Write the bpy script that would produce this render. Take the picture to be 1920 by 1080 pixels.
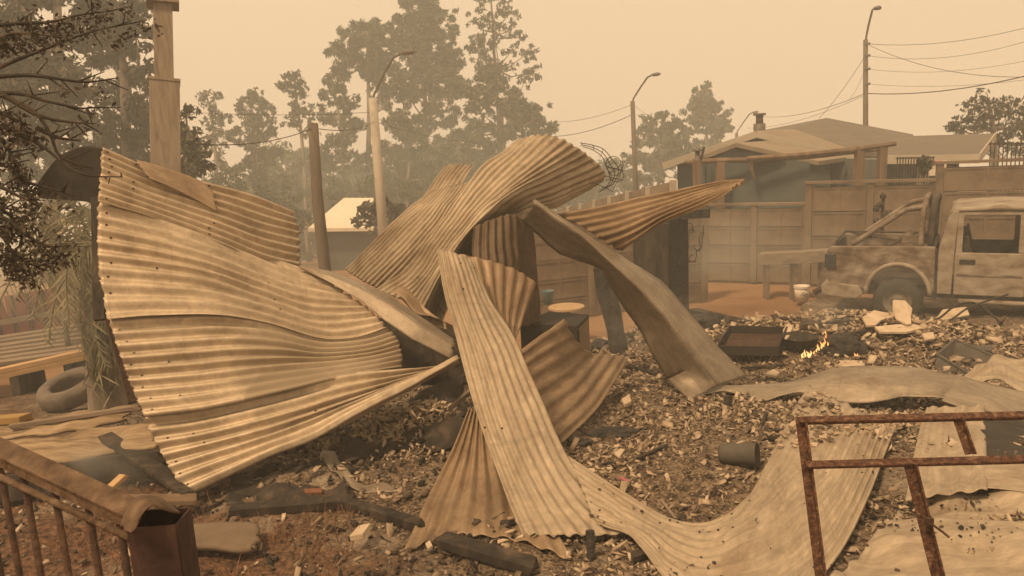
import bpy, bmesh, math, random
import numpy as np
from mathutils import Vector, Matrix, noise

random.seed(7); RNG = np.random.default_rng(7)
for o in list(bpy.data.objects): bpy.data.objects.remove(o)
SC = bpy.context.scene
COL = SC.collection
R = math.radians

# ------------------------------------------------------------------ camera
FPX = 1450.0                       # focal length in pixels of the 1920 wide photograph
CAM = Vector((0, 0, 2.0)); PITCH = R(10.4); ROLL = R(3.0)
FW = Vector((0, math.cos(PITCH), -math.sin(PITCH)))
U0 = Vector((0, math.sin(PITCH), math.cos(PITCH))); R0 = Vector((1, 0, 0))
RT = R0 * math.cos(ROLL) - U0 * math.sin(ROLL)
UP = U0 * math.cos(ROLL) + R0 * math.sin(ROLL)
cd = bpy.data.cameras.new('camera'); cam = bpy.data.objects.new('camera', cd); COL.objects.link(cam)
m = Matrix((RT, UP, -FW)).transposed().to_4x4(); m.translation = CAM; cam.matrix_world = m
cd.sensor_width = 36; cd.lens = 36 * FPX / 1920; cd.clip_end = 2000; cd.clip_start = 0.05
SC.camera = cam

# ------------------------------------------------------------------ sky, sun, exposure
SUN_AZ, SUN_EL = R(222), R(56)     # behind the camera, to the left (azimuth clockwise from +Y)
w = bpy.data.worlds.new('World'); SC.world = w; w.use_nodes = True
nt = w.node_tree; nt.nodes.clear()
wo = nt.nodes.new('ShaderNodeOutputWorld'); bg = nt.nodes.new('ShaderNodeBackground')
sky = nt.nodes.new('ShaderNodeTexSky'); sky.sky_type = 'NISHITA'; sky.sun_disc = False
sky.sun_elevation = SUN_EL; sky.sun_rotation = SUN_AZ; sky.dust_density = 8.0; sky.air_density = 2.0
mul = nt.nodes.new('ShaderNodeMix'); mul.data_type = 'RGBA'; mul.blend_type = 'MULTIPLY'; mul.inputs[0].default_value = 1
mul.inputs[7].default_value = (0.10, 0.10, 0.10, 1)
smk = nt.nodes.new('ShaderNodeMix'); smk.data_type = 'RGBA'; smk.inputs[0].default_value = 0.92   # smoke pall over the sky
smk.inputs[7].default_value = (1.01, 0.708, 0.437, 1)
nt.links.new(sky.outputs[0], mul.inputs[6]); nt.links.new(mul.outputs[2], smk.inputs[6])
nt.links.new(smk.outputs[2], bg.inputs[0]); bg.inputs[1].default_value = 1.0
nt.links.new(bg.outputs[0], wo.inputs[0])
sd = bpy.data.lights.new('sun', 'SUN'); so = bpy.data.objects.new('sun', sd); COL.objects.link(so)
sd.energy = 4.2; sd.angle = R(7); sd.color = (1.0, 0.685, 0.385)
sdir = Vector((math.sin(SUN_AZ) * math.cos(SUN_EL), math.cos(SUN_AZ) * math.cos(SUN_EL), math.sin(SUN_EL)))
so.rotation_euler = sdir.to_track_quat('Z', 'Y').to_euler()
vs = SC.view_settings; vs.view_transform = 'Standard'; vs.look = 'None'; vs.exposure = 0.0; vs.gamma = 1
SC.cycles.volume_bounces = 2; SC.cycles.max_bounces = 6; SC.cycles.diffuse_bounces = 3; SC.cycles.glossy_bounces = 2
SC.cycles.transparent_max_bounces = 8

# ------------------------------------------------------------------ helpers
def P(px, py, d):
    return CAM + FW * d + RT * ((px - 960) / FPX * d) + UP * ((540 - py) / FPX * d)
def sm(a, b, x):
    t = max(0.0, min(1.0, (x - a) / (b - a))); return t * t * (3 - 2 * t)
def base_z(x, y):
    z = -max(0.0, min(1.0, (y - 4.5) / 8.0))
    z -= .12 * max(0.0, y - 40)
    z -= 2.4 * sm(16, 42, y) * (1 - sm(-3, 9, x))
    return z
HEAPS = [(3.9, 8.5, 1.5, 0.85, .40), (2.9, 9.2, .9, .7, .16), (1.9, 9.6, .7, .9, .25), (-0.72, 5.5, .6, .42, .26), (-2.6, 5.4, 1.0, .5, .16),
         (0.9, 6.4, .9, .8, .08), (2.3, 4.7, .35, .8, .05), (-1.2, 4.6, .5, .3, .07), (5.5, 7.0, 1.0, .8, .10), (.95, 3.95, .55, .42, -.13), (1.75, 4.1, .45, .6, -.06)]
def hz(x, y):
    z = base_z(x, y)
    for (cx, cy, sx, sy, a) in HEAPS:
        z += a * math.exp(-((x - cx) / sx) ** 2 - ((y - cy) / sy) ** 2)
    return z
def rub(x, y):
    return hz(x, y) + .03 * noise.noise((x * 1.7, y * 1.7, 3)) + .022 * noise.noise((x * 5, y * 5, 9)) + .012 * noise.noise((x * 14, y * 14, 1))
def G(px, py, lift=0.0):
    dr = FW + RT * ((px - 960) / FPX) + UP * ((540 - py) / FPX)
    d = 3.0
    for i in range(400):
        p = CAM + dr * d
        if p.z < hz(p.x, p.y) + lift: break
        d += .05
    a, b = d - .05, d
    for i in range(12):
        c = (a + b) / 2; p = CAM + dr * c
        if p.z < hz(p.x, p.y) + lift: b = c
        else: a = c
    return CAM + dr * b
def GD(px, py):
    return (G(px, py) - CAM).dot(FW)
def tag(o, label=None, cat=None, group=None, kind=None):
    if label: o['label'] = label
    if cat: o['category'] = cat
    if group: o['group'] = group
    if kind: o['kind'] = kind
    elif cat: o['kind'] = 'thing'
    return o
def empty(name, loc=(0, 0, 0), label=None, cat=None, group=None, parent=None):
    o = bpy.data.objects.new(name, None); COL.objects.link(o); o.location = loc; o.empty_display_size = .1
    if parent: o.parent = parent
    return tag(o, label, cat, group)
def link(name, me, mt, parent=None, smooth=False):
    o = bpy.data.objects.new(name, me); COL.objects.link(o)
    if mt and not me.materials: me.materials.append(mt)
    if smooth:
        me.polygons.foreach_set('use_smooth', [True] * len(me.polygons))
    if parent:
        o.parent = parent
        o.matrix_parent_inverse = (Matrix.Translation(parent.location) @ parent.rotation_euler.to_matrix().to_4x4()).inverted() if not parent.parent else Matrix()
    return o
class MB:
    def __init__(s): s.v = []; s.f = []
    def add(s, vs, fs):
        n = len(s.v); s.v += [tuple(v) for v in vs]; s.f += [tuple(i + n for i in f) for f in fs]; return s
    def box(s, c, sz, rot=None):
        c = Vector(c); h = Vector(sz) / 2
        pts = [Vector((x * h.x, y * h.y, z * h.z)) for z in (-1, 1) for y in (-1, 1) for x in (-1, 1)]
        if rot is not None: pts = [rot @ p for p in pts]
        return s.add([p + c for p in pts], [(0, 2, 3, 1), (4, 5, 7, 6), (0, 1, 5, 4), (2, 6, 7, 3), (0, 4, 6, 2), (1, 3, 7, 5)])
    def beam(s, a, b, wd, ht, up=(0, 0, 1), ext=0, jag=0):
        a, b = Vector(a), Vector(b); t = (b - a).normalized(); up = Vector(up)
        sd_ = t.cross(up)
        if sd_.length < 1e-3: sd_ = t.cross(Vector((1, 0, 0)))
        sd_.normalize(); u = sd_.cross(t)
        a = a - t * ext; b = b + t * ext
        pts = []
        for q in (a, b):
            for (i, j) in ((-1, -1), (1, -1), (1, 1), (-1, 1)):
                pts.append(q + sd_ * i * wd / 2 + u * j * ht / 2 + (t * random.uniform(-jag, jag) if jag else Vector()))
        return s.add(pts, [(0, 1, 2, 3)[::-1], (4, 5, 6, 7), (0, 1, 5, 4), (1, 2, 6, 5), (2, 3, 7, 6), (3, 0, 4, 7)])
    def tube(s, pts, rad, n=6, cap=True):
        pts = [Vector(p) for p in pts]
        if not hasattr(rad, '__len__'): rad = [rad] * len(pts)
        rings = []; prev = None
        for i, p in enumerate(pts):
            t = (pts[min(i + 1, len(pts) - 1)] - pts[max(i - 1, 0)])
            if t.length < 1e-9: t = Vector((0, 0, 1))
            t.normalize()
            if prev is None:
                a = t.cross(Vector((0, 0, 1)))
                if a.length < .05: a = t.cross(Vector((1, 0, 0)))
            else: a = prev - t * prev.dot(t)
            a.normalize(); prev = a; b = t.cross(a)
            rings.append([p + (a * math.cos(2 * math.pi * k / n) + b * math.sin(2 * math.pi * k / n)) * rad[i] for k in range(n)])
        vs_ = [q for r_ in rings for q in r_]; fs = []
        for i in range(len(rings) - 1):
            for k in range(n):
                fs.append((i * n + k, i * n + (k + 1) % n, (i + 1) * n + (k + 1) % n, (i + 1) * n + k))
        if cap:
            fs.append(tuple(range(n))[::-1]); fs.append(tuple((len(rings) - 1) * n + k for k in range(n)))
        return s.add(vs_, fs)
    def prism(s, poly, ex):
        """poly: list of 3D points, ex: extrusion vector"""
        n = len(poly); ex = Vector(ex); a = [Vector(p) for p in poly]; b = [p + ex for p in a]
        return s.add(a + b, [tuple(range(n))[::-1], tuple(range(n, 2 * n))] + [(i, (i + 1) % n, n + (i + 1) % n, n + i) for i in range(n)])
    def lathe(s, prof, c, n=24, rot=None):
        c = Vector(c); vs_ = []; fs = []
        for (r_, z) in prof:
            for k in range(n):
                p = Vector((r_ * math.cos(2 * math.pi * k / n), r_ * math.sin(2 * math.pi * k / n), z))
                vs_.append((rot @ p if rot is not None else p) + c)
        for i in range(len(prof) - 1):
            for k in range(n):
                fs.append((i * n + k, i * n + (k + 1) % n, (i + 1) * n + (k + 1) % n, (i + 1) * n + k))
        return s.add(vs_, fs)
    def build(s, name, mt, parent=None, smooth=False, bevel=0, recalc=True):
        me = bpy.data.meshes.new(name); me.from_pydata(s.v, [], s.f)
        if recalc or bevel:
            bm = bmesh.new(); bm.from_mesh(me)
            bmesh.ops.recalc_face_normals(bm, faces=bm.faces)
            if bevel: bmesh.ops.bevel(bm, geom=[e for e in bm.edges], offset=bevel, segments=2, affect='EDGES', profile=.5)
            bm.to_mesh(me); bm.free()
        return link(name, me, mt, parent, smooth)

def mesh_np(name, V, Q, mt, parent=None):
    """V (n,3) float, Q (m,k) int: fast mesh of equal polygons"""
    me = bpy.data.meshes.new(name); k = Q.shape[1]
    me.vertices.add(len(V)); me.vertices.foreach_set('co', np.ascontiguousarray(V, dtype=np.float32).ravel())
    me.loops.add(Q.size); me.loops.foreach_set('vertex_index', Q.astype(np.int32).ravel())
    me.polygons.add(len(Q)); me.polygons.foreach_set('loop_start', np.arange(0, Q.size, k, dtype=np.int32))
    try: me.polygons.foreach_set('loop_total', np.full(len(Q), k, dtype=np.int32))
    except Exception: pass
    me.update(calc_edges=True); me.validate()
    return link(name, me, mt, parent)

# ------------------------------------------------------------------ materials
MATS = {}
def mat(name, cols, scale=4.0, rough=.8, metal=0.0, bump=.0, bscale=None, stretch=(1, 1, 1), detail=6, island=False, iw=.25, spec=.3, coords='Object', pos=None, disto=0.6):
    """cols: colours spread over a noise ramp"""
    mt = bpy.data.materials.new(name); mt.use_nodes = True; t = mt.node_tree; N = t.nodes; L = t.links
    bs = N['Principled BSDF']; tc = N.new('ShaderNodeTexCoord'); mp = N.new('ShaderNodeMapping'); mp.inputs['Scale'].default_value = stretch
    L.new(tc.outputs[coords], mp.inputs[0])
    nz = N.new('ShaderNodeTexNoise'); nz.inputs['Scale'].default_value = scale; nz.inputs['Detail'].default_value = detail
    nz.inputs['Roughness'].default_value = .62; nz.inputs['Distortion'].default_value = disto
    L.new(mp.outputs[0], nz.inputs[0])
    rp = N.new('ShaderNodeValToRGB'); e = rp.color_ramp.elements
    n = len(cols)
    ps = pos or [.3 + .4 * i / max(1, n - 1) for i in range(n)]
    while len(e) < n: e.new(.5)
    for i in range(n): e[i].position = ps[i]; e[i].color = (*cols[i], 1)
    fac = nz.outputs[0]
    if island:
        ge = N.new('ShaderNodeNewGeometry'); mx = N.new('ShaderNodeMath'); mx.operation = 'MULTIPLY_ADD'
        mx.inputs[1].default_value = iw; L.new(nz.outputs[0], mx.inputs[0])
        m2 = N.new('ShaderNodeMath'); m2.operation = 'MULTIPLY'; m2.inputs[1].default_value = 1 - iw
        L.new(ge.outputs['Random Per Island'], m2.inputs[0]); L.new(m2.outputs[0], mx.inputs[2]); fac = mx.outputs[0]
    L.new(fac, rp.inputs[0]); L.new(rp.outputs[0], bs.inputs['Base Color'])
    bs.inputs['Roughness'].default_value = rough; bs.inputs['Metallic'].default_value = metal
    bs.inputs['Specular IOR Level'].default_value = spec
    if bump:
        n2 = N.new('ShaderNodeTexNoise'); n2.inputs['Scale'].default_value = bscale or scale * 4; n2.inputs['Detail'].default_value = 5
        L.new(mp.outputs[0], n2.inputs[0])
        bp = N.new('ShaderNodeBump'); bp.inputs['Strength'].default_value = bump; bp.inputs['Distance'].default_value = .02
        L.new(n2.outputs[0], bp.inputs['Height']); L.new(bp.outputs[0], bs.inputs['Normal'])
    MATS[name] = mt; return mt

def zinc(name, c_lo, c_hi, c_scorch, scorch=.5, rough=.5, metal=.35, seed=0.0, dark_patches=None):
    """weathered, fire-bleached galvanised sheet: UV x runs along the ribs (metres), UV y across"""
    mt = bpy.data.materials.new(name); mt.use_nodes = True; t = mt.node_tree; N = t.nodes; L = t.links
    bs = N['Principled BSDF']; uv = N.new('ShaderNodeTexCoord')
    def nz(scl, sc=(1, 1, 1), det=6, dist=.5, loc=0.0):
        mp = N.new('ShaderNodeMapping'); mp.inputs['Scale'].default_value = sc; mp.inputs['Location'].default_value = (seed + loc, seed * 1.7 + loc, 0)
        L.new(uv.outputs['UV'], mp.inputs[0]); n = N.new('ShaderNodeTexNoise'); n.inputs['Scale'].default_value = scl
        n.inputs['Detail'].default_value = det; n.inputs['Roughness'].default_value = .65; n.inputs['Distortion'].default_value = dist
        L.new(mp.outputs[0], n.inputs[0]); return n.outputs[0]
    def ramp(f, a, b, ca=(0, 0, 0), cb=(1, 1, 1)):
        r_ = N.new('ShaderNodeValToRGB'); r_.color_ramp.elements[0].position = a; r_.color_ramp.elements[1].position = b
        r_.color_ramp.elements[0].color = (*ca, 1); r_.color_ramp.elements[1].color = (*cb, 1); L.new(f, r_.inputs[0]); return r_.outputs[0]
    def mix(f, a, b, mode='MIX'):
        x = N.new('ShaderNodeMix'); x.data_type = 'RGBA'; x.blend_type = mode
        if isinstance(f, float): x.inputs[0].default_value = f
        else: L.new(f, x.inputs[0])
        for k, q in ((6, a), (7, b)):
            if isinstance(q, tuple): x.inputs[k].default_value = (*q, 1)
            else: L.new(q, x.inputs[k])
        return x.outputs[2]
    streak = nz(2.6, (1.1, 3.2, 1), 8, .9)
    c = ramp(streak, .28, .74, c_lo, c_hi)
    scr = ramp(nz(5.0, (.5, 16, 1), 3, .1, 11.0), .40, .62, (.88, .88, .88), (1.04, 1.04, 1.04))
    c = mix(.7, c, scr, 'MULTIPLY')
    blot = ramp(nz(1.6, (1, 1.6, 1), 7, 1.0, 4.0), .5, .72)
    sc_ = N.new('ShaderNodeMath'); sc_.operation = 'MULTIPLY'; sc_.inputs[1].default_value = scorch; L.new(blot, sc_.inputs[0])
    c = mix(sc_.outputs[0], c, c_scorch)
    fine = ramp(nz(14, (1, 1.4, 1), 8, .8, 6.0), .35, .68, tuple(x * .74 for x in (1, 1, 1)), (1.08, 1.08, 1.08))
    c = mix(.85, c, fine, 'MULTIPLY')
    lines = ramp(nz(2.2, (6, .35, 1), 4, .8, 9.0), .60, .68)         # faint bands across, where the sheet lay on purlins
    l2 = N.new('ShaderNodeMath'); l2.operation = 'MULTIPLY'; l2.inputs[1].default_value = .28; L.new(lines, l2.inputs[0])
    c = mix(l2.outputs[0], c, tuple(x * .55 for x in c_lo))
    spk = ramp(nz(22, (1, 1, 1), 3, .2, 2.0), .66, .74)
    s2 = N.new('ShaderNodeMath'); s2.operation = 'MULTIPLY'; s2.inputs[1].default_value = .35; L.new(spk, s2.inputs[0])
    c = mix(s2.outputs[0], c, (.12, .085, .06))
    if dark_patches:                                                        # a darker patch with its own edge: (u, v, radius u, radius v)
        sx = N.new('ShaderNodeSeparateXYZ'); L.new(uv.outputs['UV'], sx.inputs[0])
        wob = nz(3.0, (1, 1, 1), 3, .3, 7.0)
        for (pu, pv, ru, rv, amt) in dark_patches:
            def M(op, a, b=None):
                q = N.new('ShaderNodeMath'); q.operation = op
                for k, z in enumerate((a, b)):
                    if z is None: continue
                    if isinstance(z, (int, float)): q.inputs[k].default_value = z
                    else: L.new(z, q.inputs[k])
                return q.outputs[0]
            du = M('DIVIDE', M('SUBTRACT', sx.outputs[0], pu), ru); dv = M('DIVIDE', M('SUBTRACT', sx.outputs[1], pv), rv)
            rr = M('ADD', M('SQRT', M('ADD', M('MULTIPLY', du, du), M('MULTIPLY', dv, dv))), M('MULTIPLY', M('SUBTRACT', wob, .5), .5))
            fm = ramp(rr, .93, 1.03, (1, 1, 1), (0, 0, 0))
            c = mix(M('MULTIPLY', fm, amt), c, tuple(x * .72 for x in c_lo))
    L.new(c, bs.inputs['Base Color']); bs.inputs['Metallic'].default_value = metal; bs.inputs['Specular IOR Level'].default_value = .25
    rr = N.new('ShaderNodeMapRange'); L.new(streak, rr.inputs[0]); rr.inputs[3].default_value = rough - .1; rr.inputs[4].default_value = rough + .2
    L.new(rr.outputs[0], bs.inputs['Roughness'])
    bp = N.new('ShaderNodeBump'); bp.inputs['Strength'].default_value = .25; bp.inputs['Distance'].default_value = .01
    L.new(nz(7, (1, 1, 1), 6, .6, 3.0), bp.inputs['Height']); L.new(bp.outputs[0], bs.inputs['Normal'])
    MATS[name] = mt; return mt

Z_LO, Z_HI, Z_SC = (.29, .23, .16), (.48, .395, .285), (.2, .14, .085)
zinc('zinc', Z_LO, Z_HI, Z_SC, .8)
zinc('zinc_slab', (.39, .31, .215), (.63, .52, .38), Z_SC, .45, seed=3.1)
zinc('zinc_slab_patch', (.39, .31, .215), (.63, .52, .38), Z_SC, .45, seed=5.1, dark_patches=[(1.75, .42, 1.2, .47, .6), (.95, .62, .3, .24, .85)])
zinc('zinc_brown', (.22, .15, .092), (.38, .28, .18), (.13, .085, .052), .7, seed=8.3)
zinc('zinc_pale', (.28, .225, .16), (.47, .385, .28), (.19, .13, .082), .7, seed=12.7, rough=.58, metal=.2)
zinc('zinc_grey', (.21, .17, .125), (.37, .31, .235), (.14, .10, .065), .7, seed=17.9, rough=.5)
zinc('zinc_shade', (.10, .07, .046), (.19, .14, .095), (.06, .042, .03), .7, seed=25.3, rough=.65)  # darkened zinc: shade inside the tent shape put into the colour
zinc('zinc_soot_shade', (.028, .026, .023), (.06, .052, .044), (.018, .017, .016), .5, seed=21.0, rough=.85, metal=0.0)  # near-black: soot on box and tray, painted shade on curled end and hollow
mat('soil', [(.17, .095, .05), (.24, .14, .075), (.29, .18, .105)], .8, .95, bump=.5, bscale=9)
mat('ash', [(.018, .015, .012), (.07, .05, .033), (.17, .122, .08), (.29, .215, .145)], 26, .95, bump=1.0, bscale=60, pos=[.34, .45, .55, .68], detail=9, disto=1.2)
def soil_patch(mt):
    t = mt.node_tree; N = t.nodes; L = t.links; bs = N['Principled BSDF']; src = bs.inputs['Base Color'].links[0].from_socket
    tc = N.new('ShaderNodeTexCoord'); sp = N.new('ShaderNodeSeparateXYZ'); L.new(tc.outputs['Object'], sp.inputs[0])
    nz = N.new('ShaderNodeTexNoise'); nz.inputs['Scale'].default_value = 1.6; nz.inputs['Detail'].default_value = 6; L.new(tc.outputs['Object'], nz.inputs[0])
    a = N.new('ShaderNodeMath'); a.operation = 'MULTIPLY_ADD'; a.inputs[1].default_value = 1.4; L.new(nz.outputs[0], a.inputs[0])
    b = N.new('ShaderNodeMath'); b.operation = 'ADD'; L.new(sp.outputs[0], b.inputs[0]); L.new(sp.outputs[1], b.inputs[1]); c = N.new('ShaderNodeMath'); c.operation = 'MULTIPLY'; c.inputs[1].default_value = -1; L.new(b.outputs[0], c.inputs[0]); L.new(c.outputs[0], a.inputs[2])
    r_ = N.new('ShaderNodeMapRange'); L.new(a.outputs[0], r_.inputs[0]); r_.inputs[1].default_value = -2.4; r_.inputs[2].default_value = -1.6
    m_ = N.new('ShaderNodeMix'); m_.data_type = 'RGBA'; L.new(r_.outputs[0], m_.inputs[0]); L.new(src, m_.inputs[6])
    n2 = N.new('ShaderNodeTexNoise'); n2.inputs['Scale'].default_value = 30; n2.inputs['Detail'].default_value = 6; L.new(tc.outputs['Object'], n2.inputs[0])
    rp = N.new('ShaderNodeValToRGB'); rp.color_ramp.elements[0].position = .35; rp.color_ramp.elements[1].position = .7; rp.color_ramp.elements[0].color = (.03, .017, .010, 1); rp.color_ramp.elements[1].color = (.19, .10, .055, 1); L.new(n2.outputs[0], rp.inputs[0])
    L.new(rp.outputs[0], m_.inputs[7])
    n3 = N.new('ShaderNodeTexNoise'); n3.inputs['Scale'].default_value = 1.5; n3.inputs['Detail'].default_value = 7; n3.inputs['Roughness'].default_value = .7; L.new(tc.outputs['Object'], n3.inputs[0])
    r3 = N.new('ShaderNodeMapRange'); L.new(n3.outputs[0], r3.inputs[0]); r3.inputs[1].default_value = .52; r3.inputs[2].default_value = .66; r3.inputs[4].default_value = .75
    m3 = N.new('ShaderNodeMix'); m3.data_type = 'RGBA'; L.new(r3.outputs[0], m3.inputs[0]); L.new(m_.outputs[2], m3.inputs[6]); m3.inputs[7].default_value = (.33, .27, .205, 1)   # drifts of fine pale ash
    L.new(m3.outputs[2], bs.inputs['Base Color'])
soil_patch(MATS['ash'])
mat('rubble', [(.045, .034, .025), (.15, .108, .073), (.275, .205, .14), (.37, .285, .20), (.50, .40, .295)], 40, .95, island=True, iw=.4, pos=[.22, .36, .5, .66, .84])
mat('pale_chips', [(.12, .085, .055), (.28, .21, .14), (.42, .33, .23), (.52, .42, .30)], 3, .95, island=True, pos=[.08, .3, .6, .95])
mat('char_chips', [(.012, .011, .010), (.035, .029, .024), (.08, .062, .046), (.22, .165, .115)], 3, .9, island=True, pos=[.1, .45, .75, .95])
mat('fibre_board', [(.36, .275, .19), (.47, .375, .27), (.54, .44, .325)], 5, .9, bump=.3, bscale=30)
mat('char', [(.012, .012, .012), (.03, .027, .024), (.06, .05, .042)], 14, .85, bump=1.0, bscale=26)
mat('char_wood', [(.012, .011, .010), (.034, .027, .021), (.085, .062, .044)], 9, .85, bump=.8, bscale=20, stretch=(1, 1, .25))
mat('wood', [(.09, .055, .034), (.15, .10, .064), (.22, .155, .10)], 6, .85, bump=.3, bscale=20, stretch=(1, 1, .12))
mat('wood_bright', [(.34, .215, .105), (.47, .31, .16)], 6, .8, stretch=(.2, 1, 1))
mat('wood_old', [(.11, .082, .058), (.19, .145, .105), (.26, .20, .15)], 5, .9, bump=.5, bscale=14, stretch=(.2, 1, 2))
mat('bark', [(.10, .08, .06), (.19, .155, .12), (.30, .25, .20)], 3, .9, stretch=(1, 1, .3), bump=.4)
mat('pole_wood', [(.075, .06, .045), (.14, .11, .08)], 5, .9, stretch=(2, 2, .2))
mat('concrete', [(.27, .235, .195), (.36, .315, .26), (.42, .375, .315)], 2.2, .9, bump=.25, bscale=24)
mat('wall_panel', [(.10, .072, .05), (.165, .122, .085), (.22, .168, .12)], 1.5, .92, bump=.35, bscale=22)
mat('post_board', [(.15, .117, .085), (.225, .18, .135), (.28, .23, .175)], 5, .8, stretch=(4, 4, .25), bump=.15)
mat('rust', [(.032, .017, .013), (.08, .038, .024), (.14, .07, .042), (.30, .21, .14)], 55, .82, metal=.25, bump=.6, bscale=110, disto=0.1, pos=[.3, .45, .58, .74])
mat('rust_dark', [(.028, .018, .014), (.06, .034, .024), (.12, .07, .042)], 18, .8, metal=.3, bump=.5, bscale=50)
mat('rail_iron', [(.05, .03, .019), (.11, .07, .043), (.19, .13, .084)], 14, .8, metal=.2, bump=.5, bscale=50)
mat('truck', [(.04, .032, .026), (.13, .092, .064), (.22, .18, .14), (.36, .31, .25)], 4.2, .75, metal=.15, bump=.3, bscale=30, pos=[.26, .43, .58, .76], detail=11, stretch=(1, 1, 1.8), disto=.2)
mat('truck_pale', [(.06, .046, .035), (.19, .145, .105), (.28, .235, .185), (.38, .33, .27)], 3.8, .75, metal=.15, bump=.25, bscale=30, pos=[.24, .38, .54, .76], detail=11, stretch=(1, 1, 1.8), disto=.2)
mat('truck_dark', [(.02, .018, .016), (.06, .048, .038), (.12, .09, .065)], 6, .85, metal=.2, bump=.3)
mat('rubber', [(.02, .02, .019), (.05, .045, .04)], 9, .85, bump=.3)
mat('rubber_ash', [(.10, .085, .07), (.20, .165, .13)], 6, .9, bump=.4)
mat('leaf_far', [(.02, .03, .017), (.06, .075, .042), (.14, .15, .09)], .55, .8, island=True, iw=.7, pos=[.3, .5, .72])
mat('leaf_near', [(.022, .026, .015), (.05, .052, .03), (.10, .088, .055)], 1.1, .75, island=True, iw=.65, pos=[.3, .5, .72])
mat('leaf_dry', [(.028, .022, .016), (.055, .042, .03), (.085, .065, .045)], 3, .75, island=True, pos=[.2, .5, .85])
mat('palm', [(.12, .115, .07), (.19, .175, .11), (.30, .25, .16)], 2, .8, island=True, pos=[.2, .5, .85])
mat('weed', [(.10, .045, .022), (.19, .10, .055)], 3, .9, island=True)
mat('roof_sheet', [(.10, .082, .066), (.135, .112, .09), (.17, .14, .115)], 1.2, .85, bump=.2, stretch=(1, 6, 1))
mat('roof_tan', [(.19, .15, .107), (.26, .205, .15)], 1.5, .8)
mat('roof_pale', [(.60, .52, .42), (.70, .61, .50)], 1, .7)
mat('blue_wall', [(.055, .066, .068), (.075, .088, .088), (.10, .11, .105)], 1.4, .85)
mat('slate_wall', [(.10, .105, .10), (.15, .15, .14)], 1.4, .85)
mat('cream_wall', [(.36, .31, .25), (.44, .385, .31)], 1.4, .85)
mat('red_sheet', [(.20, .055, .05), (.29, .085, .075), (.33, .12, .10)], 2, .7)
mat('red_bright', [(.55, .03, .04), (.65, .05, .06)], 2, .6)
mat('dark_glass', [(.03, .033, .035), (.06, .065, .065)], 2, .25)
mat('white_plastic', [(.62, .55, .45), (.72, .64, .53)], 4, .5)
mat('print_dark', [(.06, .05, .045), (.16, .12, .10)], 30, .7)
mat('grey_plastic', [(.05, .044, .037), (.095, .082, .066)], 6, .7, bump=.2)
mat('yellow_wood', [(.24, .15, .05), (.32, .21, .08)], 8, .7)
mat('brick', [(.15, .065, .035), (.21, .095, .055)], 9, .9, bump=.3)
mat('pink', [(.25, .07, .085), (.34, .12, .14)], 9, .6)
mat('blue_plastic', [(.10, .16, .19), (.14, .2, .23)], 9, .6)
mat('table_top', [(.34, .23, .13), (.42, .295, .175)], 4, .7)
mat('wire', [(.03, .026, .022), (.06, .05, .04)], 9, .6, metal=.4)
mat('lamp_grey', [(.09, .077, .062), (.13, .11, .09)], 4, .6, metal=.3)
mat('mattress_fibre', [(.07, .046, .028), (.20, .14, .085), (.33, .245, .155), (.42, .32, .21)], 5, .95, bump=1.0, bscale=30, stretch=(.4, 2, 1))
M = MATS

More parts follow.
